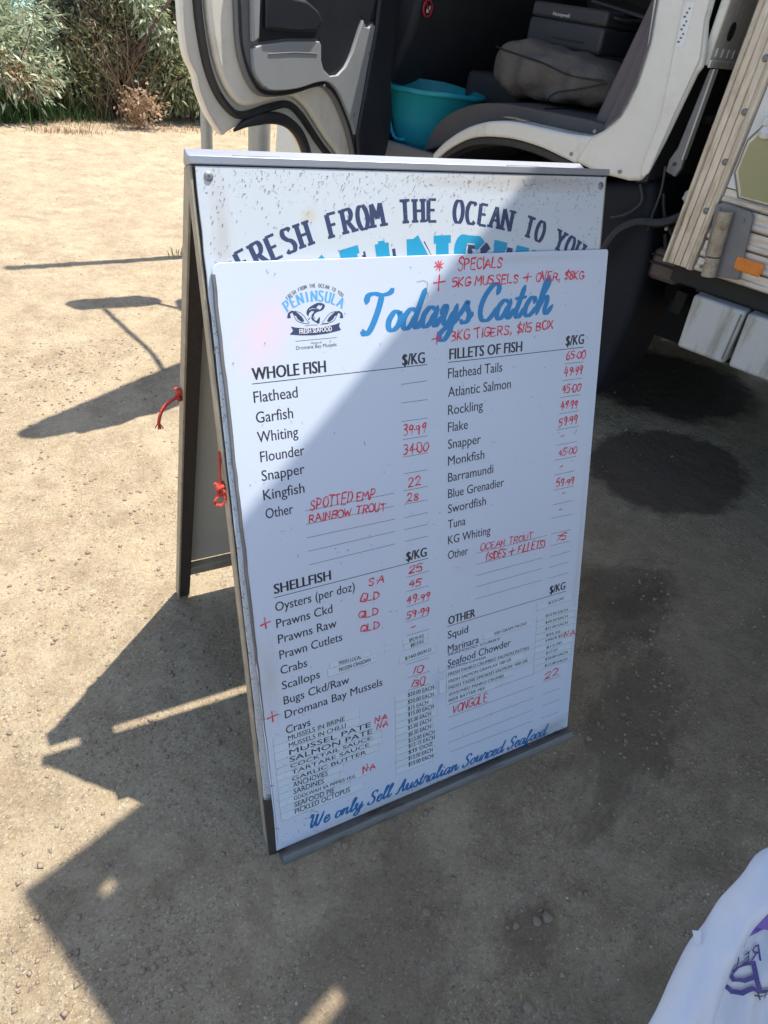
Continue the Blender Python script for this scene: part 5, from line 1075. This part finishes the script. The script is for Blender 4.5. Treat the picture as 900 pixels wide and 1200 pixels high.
# stuck-on label strips
SM = []
def strip(x0, y0, x1, y1, sk=0.0):
    o = MB().add([(x0, y0, .0001), (x1, y0 + sk, .0001), (x1, y1 + sk, .0001), (x0, y1, .0001), (x0, y0, .00026), (x1, y0 + sk, .00026), (x1, y1 + sk, .00026), (x0, y1, .00026)],
        [(0, 3, 2, 1), (4, 5, 6, 7), (0, 1, 5, 4), (1, 2, 6, 5), (2, 3, 7, 6), (3, 0, 4, 7)]).build('label_strip', M[('sticker', 'sticker_b', 'sticker_c')[int(abs(x0 * 911 + y0 * 733)) % 3]], MS)
    e = Ink(.00028); t = .0005
    e.ribbon([(x0, y0), (x1, y0 + sk), (x1, y1 + sk)], t, cap=False); e.ribbon([(x0, y0), (x0, y1)], t, cap=False); e.build('strip_edge', M['ink_grey'], o)
    return o
rows = [(.2855, .205), (.2680, .205), (.2495, .213), (.2300, .245), (.2110, .255), (.1955, .255), (.1800, .247), (.1625, .162), (.1455, .152), (.1280, .215), (.1105, .176), (.0930, .206)]
for k, (yt, xe) in enumerate(rows):
    yb = rows[k + 1][0] + .0003 if k < 11 else .0745
    strip(.0155, yb, xe, yt, -.002)
for k in range(12):
    yt = .2855 - k * .0177; strip(.290 - k * .0001, yt - .0173, .385 + .012 * (k % 3 == 1), yt, -.002)
for (x0, y0, x1, y1) in [(.312, .4055, .371, .4195), (.314, .3915, .372, .4052), (.302, .3620, .392, .3800), (.145, .4050, .236, .4165), (.140, .3865, .252, .4046)]:
    strip(x0, y0, x1, y1)
strip(.670, .3835, .778, .4015)
for (yb, yt) in [(.3535, .3680), (.3355, .3530), (.3175, .3350), (.3000, .3170), (.2830, .2995), (.2655, .2825), (.2480, .2650), (.2300, .2475), (.2110, .2295)]:
    strip(.672, yb, .791, yt, -.003)
for (x0, yb, x1, yt) in [(.520, .3520, .658, .3655), (.421, .2850, .672, .2995), (.421, .2660, .640, .2845), (.421, .2480, .665, .2655), (.421, .2310, .612, .2475), (.421, .2130, .560, .2300), (.400, .3070, .4225, .3220), (.402, .2500, .4205, .2850)]:
    strip(x0, yb, x1, yt, -.003)
iS.build('strip_lettering', M['ink_black'], sheet)
# blue script title and foot line
iT = Ink(.00016); script(iT, 'Todays Catch', .2440, 1.0465, .6640, 1.0535, .062, .0106, slant=.17, space=.24); iT.build('title_lettering', M['ink_blue'], sheet)
iF = Ink(.00016); script(iF, 'We only Sell Australian Sourced Seafood', .0735, .0262, .7300, .0060, .0325, .0051, slant=.18, space=.36); iF.build('footline_lettering', M['ink_deepblue'], sheet)
# company badge
def lg(X, Y): return (LGX[0] * X + LGX[1] * Y + LGX[2], LGY[0] * X + LGY[1] * Y + LGY[2])
c0 = lg(430, 150)
a = Ink(.00016); slab_arc(a, 'FRESH FROM THE OCEAN TO YOU', c0[0] + .001, c0[1] - .075, .0745, .00385, 12.9, .0058, .0028, .0011, .0006, False); a.build('badge_lettering', M['ink_grey'], sheet)
c1 = lg(430, 300)
a = Ink(.00016); slab_arc(a, 'PENINSULA', c1[0] + .0005, c1[1] - .0860, .0865, .0113, 4.0, .0165, .0088, .0034, .0019, .14); a.build('badge_name', M['ink_lightblue'], sheet)
a = Ink(.00016)
fish = catmull([(350, 420, 0), (365, 375, 0), (410, 340, 0), (470, 312, 0), (530, 322, 0), (545, 350, 0), (515, 390, 0), (460, 410, 0), (430, 440, 0), (440, 480, 0), (455, 500, 0), (490, 460, 0), (485, 530, 0), (445, 515, 0), (405, 485, 0), (405, 440, 0), (430, 405, 0), (400, 400, 0), (375, 430, 0), (370, 455, 0)], 4, closed=True)
a.poly([lg(p.x, p.y) for p in fish])
a.poly([lg(*p) for p in [(365, 485), (392, 462), (388, 478), (372, 492)]])
for sx_, cxx in ((1, 265), (-1, 630)):
    X = lambda u: cxx + sx_ * u
    a.poly([lg(X(u), v) for u, v in [(-115, 470), (-105, 420), (-70, 395), (-30, 400), (-60, 415), (-85, 430), (-75, 468), (-95, 475)]])
    a.poly([lg(X(u), v) for u, v in [(-60, 415), (-30, 402), (0, 425), (40, 462), (62, 500), (50, 515), (25, 508), (-10, 478), (-22, 450), (-48, 445)]])
    a.ribbon([lg(X(u), v) for u, v in [(-40, 455), (-22, 492), (10, 515), (55, 528), (110, 528)]], .0009)
    a.ribbon([lg(X(u), v) for u, v in [(-30, 400), (20, 415), (60, 450), (90, 495), (115, 522)]], .0008)
a.ribbon([lg(335, 552), lg(400, 545), lg(465, 546)], .0007); a.ribbon([lg(500, 544), lg(540, 536), lg(580, 533)], .0007)
a.build('badge_fish', M['ink_navy'], sheet)
w_ = Ink(.00020)
w_.poly([lg(*p) for p in [(465, 350), (480, 335), (500, 345), (515, 330), (512, 360), (490, 385), (470, 370), (450, 375)]])
w_.ribbon([lg(380, 385), lg(410, 372), (lg(440, 375))], .0008); w_.ribbon([lg(420, 455), lg(430, 480), lg(448, 500)], .0008)
w_.build('badge_fish_light', M['menu_white'], sheet)
a = Ink(.00016); a.poly([lg(*p) for p in [(190, 560), (240, 572), (340, 580), (450, 578), (580, 560), (660, 540), (710, 520), (700, 560), (722, 602), (660, 618), (560, 640), (430, 654), (300, 655), (175, 645), (210, 605)]]); a.build('badge_ribbon', M['ink_navy'], sheet)
a = Ink(.00020); p0, p1 = lg(278, 640), lg(622, 612); print_text(a, 'FRESH SEAFOOD', p0[0], p0[1], p1[0], p1[1], .0078, bold=.0002); a.build('ribbon_lettering', M['ink_white'], sheet)
a = Ink(.00016); p0, p1 = lg(242, 808), lg(675, 775); print_text(a, 'Dromana Bay Mussels', p0[0], p0[1], p1[0], p1[1], .0056)
p0, p1 = lg(398, 750), lg(512, 742); print_text(a, 'Home of', p0[0], p0[1], p1[0], p1[1], .0034); a.ribbon([lg(235, 716), lg(675, 682)], .0006, cap=False); a.build('badge_line', M['ink_black'], sheet)
scuffs('scuff', sheet, 170, .01, .78, .03, 1.15, .00046, 31, .55)
scuffs('scuff', sheet, 260, .30, .79, .002, .03, .00046, 32, .6, lambda x, y: 1 - y / .03)
scuffs('scuff', sheet, 60, .0, .10, .01, .35, .00046, 33, 1.2)
a = Ink(.00046); a.ribbon([(.455 + .004 * math.cos(t * .5), 1.118 + .0001 * t) for t in range(3)] , .0006)
a.ribbon([(.352, 1.124), (.366, 1.126), (.374, 1.122), (.372, 1.108), (.375, 1.102), (.371, 1.094)], .0007); a.build('pen_mark', M['scuff'], sheet)

# case lettering
a = Ink(0); vs, fs, xa, xb = glyphs('Honeywell'); k = .085 / (xb - xa)
mb = MB().add([(-.075 + (v[0] - xa) * k, -.1605, .108 + v[1] * k * .9) for v in vs], fs); mb.build('lettering', M['ink_white'], LOGO_CASE, fixn=False)

# ---------------------------------------------------------------- poles
pl_ = MB().tube([(.93, 3.66, -.1), (.93, 3.66, 3.58)], .0325, 20)
tag(pl_.build('pole', M['galv'], smooth=True), 'slim galvanised pole seen beyond the door corner, left of the thick post', 'pole')
p2 = MB().tube([(1.27, 3.74, -.1), (1.27, 3.74, 1.22)], .066, 28).tube([(1.27, 3.74, 1.22), (1.27, 3.74, 1.225)], .069, 28)
tag(p2.build('bollard_post', M['galv'], smooth=True, auto=50), 'thick galvanised post under the open door, right of the slim pole', 'post')

# ---------------------------------------------------------------- pebbles and grit
def stone_mesh(r0, seed):
    r = random.Random(seed); bm = bmesh.new(); bmesh.ops.create_icosphere(bm, subdivisions=2, radius=1)
    ax_ = (r.uniform(.8, 1.2), r.uniform(.6, .95), r.uniform(.45, .65)); ph = [r.uniform(0, 6) for _ in range(6)]
    for v in bm.verts:
        c = v.co; f = 1 + .13 * math.sin(3 * c.x + ph[0]) + .11 * math.sin(4 * c.y + ph[1]) + .10 * math.sin(5 * c.z + ph[2] + 2 * c.x)
        v.co = Vector((c.x * ax_[0], c.y * ax_[1], c.z * ax_[2])) * f * r0
    me = bpy.data.meshes.new('pebble'); bm.to_mesh(me); bm.free()
    for p in me.polygons: p.use_smooth = True
    return me
PEB = [(-.02, .30, .009), (.31, -.25, .007), (.243, .115, .011), (.355, -.052, .009), (.300, -.02, .010), (.45, -.345, .010), (.475, -.350, .012), (.405, -.335, .009), (.62, -.10, .011), (.74, .03, .010), (.57, -.34, .010),
       (.10, .36, .012), (.155, -.045, .010), (.03, -.05, .008), (.25, -.235, .009), (.85, -.05, .010), (-.19, 1.08, .010), (.60, .02, .009), (.02, .12, .010), (.66, -.22, .009), (.34, -.46, .010)]
base = [stone_mesh(1, s) for s in range(6)]
for m_ in base: m_.materials.append(M['stone'])
r = random.Random(2)
for i, (x, y, s) in enumerate(PEB):
    o = bpy.data.objects.new('pebble', base[i % 6]); col.objects.link(o)
    o.location = (x, y, float(ground_h(np.array([x]), np.array([y]))[0]) + s * .25); o.scale = (s, s, s); o.rotation_euler = (0, 0, r.uniform(0, 6))
    tag(o, 'small grey brown pebble lying loose on the sandy ground around the sign', 'pebble', 'pebbles around the sign')
rs = np.random.RandomState(4)
def grit(name, n, lo, hi, m, seed, region, label):
    rs = np.random.RandomState(seed); x = rs.uniform(region[0], region[1], n); y = rs.uniform(region[2], region[3], n)
    keep = vnoise(x * 2.2, y * 2.2, 12) + vnoise(x * 7, y * 7, 13) * .8 + rs.uniform(-.5, .5, n) > .02
    keep &= (np.hypot((x - 2.1) / .40, (y - .86) / .30) > 1.02) & (np.hypot((x - 2.74) / .5, (y - 1.5) / .42) > 1.02) | (rs.rand(n) < .04)
    x, y = x[keep], y[keep]; n = len(x); z = ground_h(x, y); s = lo + (hi - lo) * rs.rand(n) ** 4
    O_ = np.array([[1, 0, 0], [0, 1, 0], [-1, 0, 0], [0, -1, 0], [0, 0, .7], [0, 0, -.7]]); F8 = np.array([[0, 1, 4], [1, 2, 4], [2, 3, 4], [3, 0, 4], [1, 0, 5], [2, 1, 5], [3, 2, 5], [0, 3, 5]])
    jit = 1 + rs.uniform(-.35, .35, (n, 6, 1)); a = rs.uniform(0, 6.28, n); ca, sa = np.cos(a), np.sin(a)
    P = O_[None] * jit * s[:, None, None]; Xr = P[..., 0] * ca[:, None] - P[..., 1] * sa[:, None]; Yr = P[..., 0] * sa[:, None] + P[..., 1] * ca[:, None]
    V = np.stack([Xr + x[:, None], Yr + y[:, None], P[..., 2] + (z + s * .12)[:, None]], -1).reshape(-1, 3)
    F = (np.arange(n)[:, None, None] * 6 + F8[None]).reshape(-1, 3)
    return tag(fast_mesh(name, V, F, m), label, 'gravel', kind='stuff')
grit('gravel', 42000, .0012, .0078, M['stone'], 5, (-.9, 3.0, -.9, 2.6), 'fine brown grit strewn over the compacted sand')
grit('fine_gravel', 12000, .0008, .0036, M['stone_pale'], 6, (-.9, 2.4, -.9, 2.0), 'pale specks of crushed shell and grit on the sand')
grit('far_gravel', 7000, .002, .007, M['stone'], 7, (-.9, 3.5, 2.4, 7.2), 'sparse grit on the sunlit sand towards the bushes')

# ---------------------------------------------------------------- plastic shopping bag held at the lower right
# an open bag: a folded lip, an outside that falls away to the left and an inside wall carrying the print, seen from its back
Cc = Vector((-.27089, -.64515, 1.45604)); ex_ = Vector((.88083, -.45632, .12615)); ey_ = Vector((.19197, .58782, .78588)); ez_ = Vector((-.43277, -.66801, .60537))
BAG_O = Vector((.1703, -.5827, .8527)); bm3 = Matrix((( ex_.x, ey_.x, ez_.x, BAG_O.x), (ex_.y, ey_.y, ez_.y, BAG_O.y), (ex_.z, ey_.z, ez_.z, BAG_O.z), (0, 0, 0, 1)))
BG = root('shopping_bag', 'white plastic shopping bag with purple print seen in reverse, at the lower right corner', 'bag'); BG.matrix_world = bm3
# left outline of the mouth in bag space (metres, x right, y up, z towards the viewer)
edge = catmull([(.175, .045, -.03), (.120, .062, -.01), (.075, .062, .0), (.048, .052, .0), (.030, .033, .004), (.012, .010, .0), (-.002, -.012, .0), (-.014, -.030, -.002), (-.030, -.058, .0), (-.048, -.088, .004), (-.072, -.120, .006), (-.10, -.165, .0), (-.13, -.23, -.01)], 5)
nE = len(edge); vs = []; K = 30
for i, e in enumerate(edge):
    a = edge[max(i - 1, 0)]; b = edge[min(i + 1, nE - 1)]; t = (b - a).normalized(); inw = Vector((-t.y, t.x, 0)).normalized(); t_ = i / (nE - 1)
    w = .027 + .050 * max(0, t_ - .35)
    for k in range(K):
        if k < 10: ph = -50; g = (1 - k / 10) ** 1.2
        else: ph = -50 + 280 * (k - 10) / 19; g = 0
        c = R(ph); off = w / 2 * (1 - math.cos(c)); d = .018 * math.sin(c) - .24 * g
        cr_ = (.0022 * math.sin(k * .55 + i * .13) + .0014 * math.sin(k * .9 - i * .31)) * (1 if k > 11 else .3)
        vs.append((e.x + inw.x * off + .25 * g, e.y + inw.y * off - .27 * g, e.z + d + cr_))
mb = MB().grid(vs, nE, K); bag = mb.build('bag_sheet', M['plastic_bag'], BG, smooth=True, auto=180, fixn=False); bag.modifiers.new('s', 'SUBSURF').render_levels = 1
# small torn tab on the lip
MB().add([(-.008, -.012, .004), (-.0145, -.013, .001), (-.012, -.024, .001), (-.008, -.028, .004)], [(0, 1, 2, 3)]).build('tab', M['plastic_bag'], BG, fixn=False, solid=.0008)
# inner wall: a separate crumpled sheet further back with the print
def wall_x0(y): return float(np.interp(y, [-.22, -.12, -.06, -.012, .020, .033, .05], [-.02, -.012, .008, .038, .075, .095, .12]))
vs = []
nu, nv = 30, 36
for i in range(nu):
    for j in range(nv):
        y = .040 - .26 * j / (nv - 1); x = wall_x0(y) + .19 * i / (nu - 1)
        vs.append((x, y, -.040 - .03 * (i / nu) + .004 * math.sin(i * .8 + j * .25) + .003 * math.sin(j * .7 - i * .3)))
MB().grid(vs, nu, nv).build('inner_wall', M['plastic_bag'], BG, smooth=True, auto=180, fixn=False)
def wall_z(x, y):
    i = (x - wall_x0(y)) / .19 * (nu - 1); j = (.040 - y) / .26 * (nv - 1); return -.040 - .03 * (i / nu) + .004 * math.sin(i * .8 + j * .25) + .003 * math.sin(j * .7 - i * .3) + .0025
def bagmap(x, y, z):
    x, y = (x + .284) / .93 - .284, (y - .353) / .93 + .353
    return (x, y, wall_z(x, y) + z)
def bag_print(name, m, strokes, w):
    k = Ink(0)
    for st in strokes:
        d = []
        for q in range(len(st) - 1):
            for s in range(5): t = s / 5; d.append((st[q][0] * (1 - t) + st[q + 1][0] * t, st[q][1] * (1 - t) + st[q + 1][1] * t))
        d.append(st[-1]); k.ribbon(d, w)
    k.mb.v = [bagmap(x, y, z) for x, y, z in k.mb.v]
    return k.mb.build(name, m, BG, fixn=False)
def mtxt(txt, x0, y0, h, w, gap):
    out = []; x = x0
    for ch in txt:
        for st in HW[ch]: out.append([(x + (.6 - p[0]) * w / .6, y0 + p[1] * h) for p in st])
        x += w + gap
    return out
bag_print('print_small', M['bag_ink'], mtxt('I', .016, -.043, .011, .008, 0) + mtxt('E', .029, -.042, .010, .0070, 0) + mtxt('R', .0395, -.041, .011, .008, 0) + mtxt('B', .055, -.055, .014, .010, 0), .0017)
bag_print('print_large', M['bag_ink'], [[(p[0] - .032, p[1] + .022) for p in q] for q in [[(.052, -.068), (.058, -.066), (.073, -.066), (.075, -.080), (.078, -.090)], [(.056, -.067), (.052, -.075), (.057, -.083), (.066, -.083), (.074, -.077)], [(.050, -.088), (.056, -.094), (.064, -.094), (.072, -.088), (.080, -.090), (.095, -.092)]]], .0040)
k = Ink(0); k.mb.v = []; pp = [(.0675, -.022), (.074, -.014), (.082, -.018), (.10, -.022), (.12, -.018), (.16, -.018), (.16, -.06), (.115, -.058), (.098, -.048), (.094, -.040), (.088, -.036), (.076, -.034), (.069, -.034), (.060, -.036), (.055, -.044), (.055, -.034), (.062, -.028)]
k.poly([(p[0] - .028, p[1] + .020) for p in pp]); k.mb.v = [bagmap(x, y, .0012) for x, y, z in k.mb.v]; k.mb.build('print_shape', M['bag_purple'], BG, fixn=False)
bag_print('receipt_print', M['black_print'], [[(.042, -.072), (.050, -.074), (.058, -.073), (.068, -.071)], [(.044, -.069), (.048, -.078)], [(.052, -.068), (.054, -.079)]], .0015)
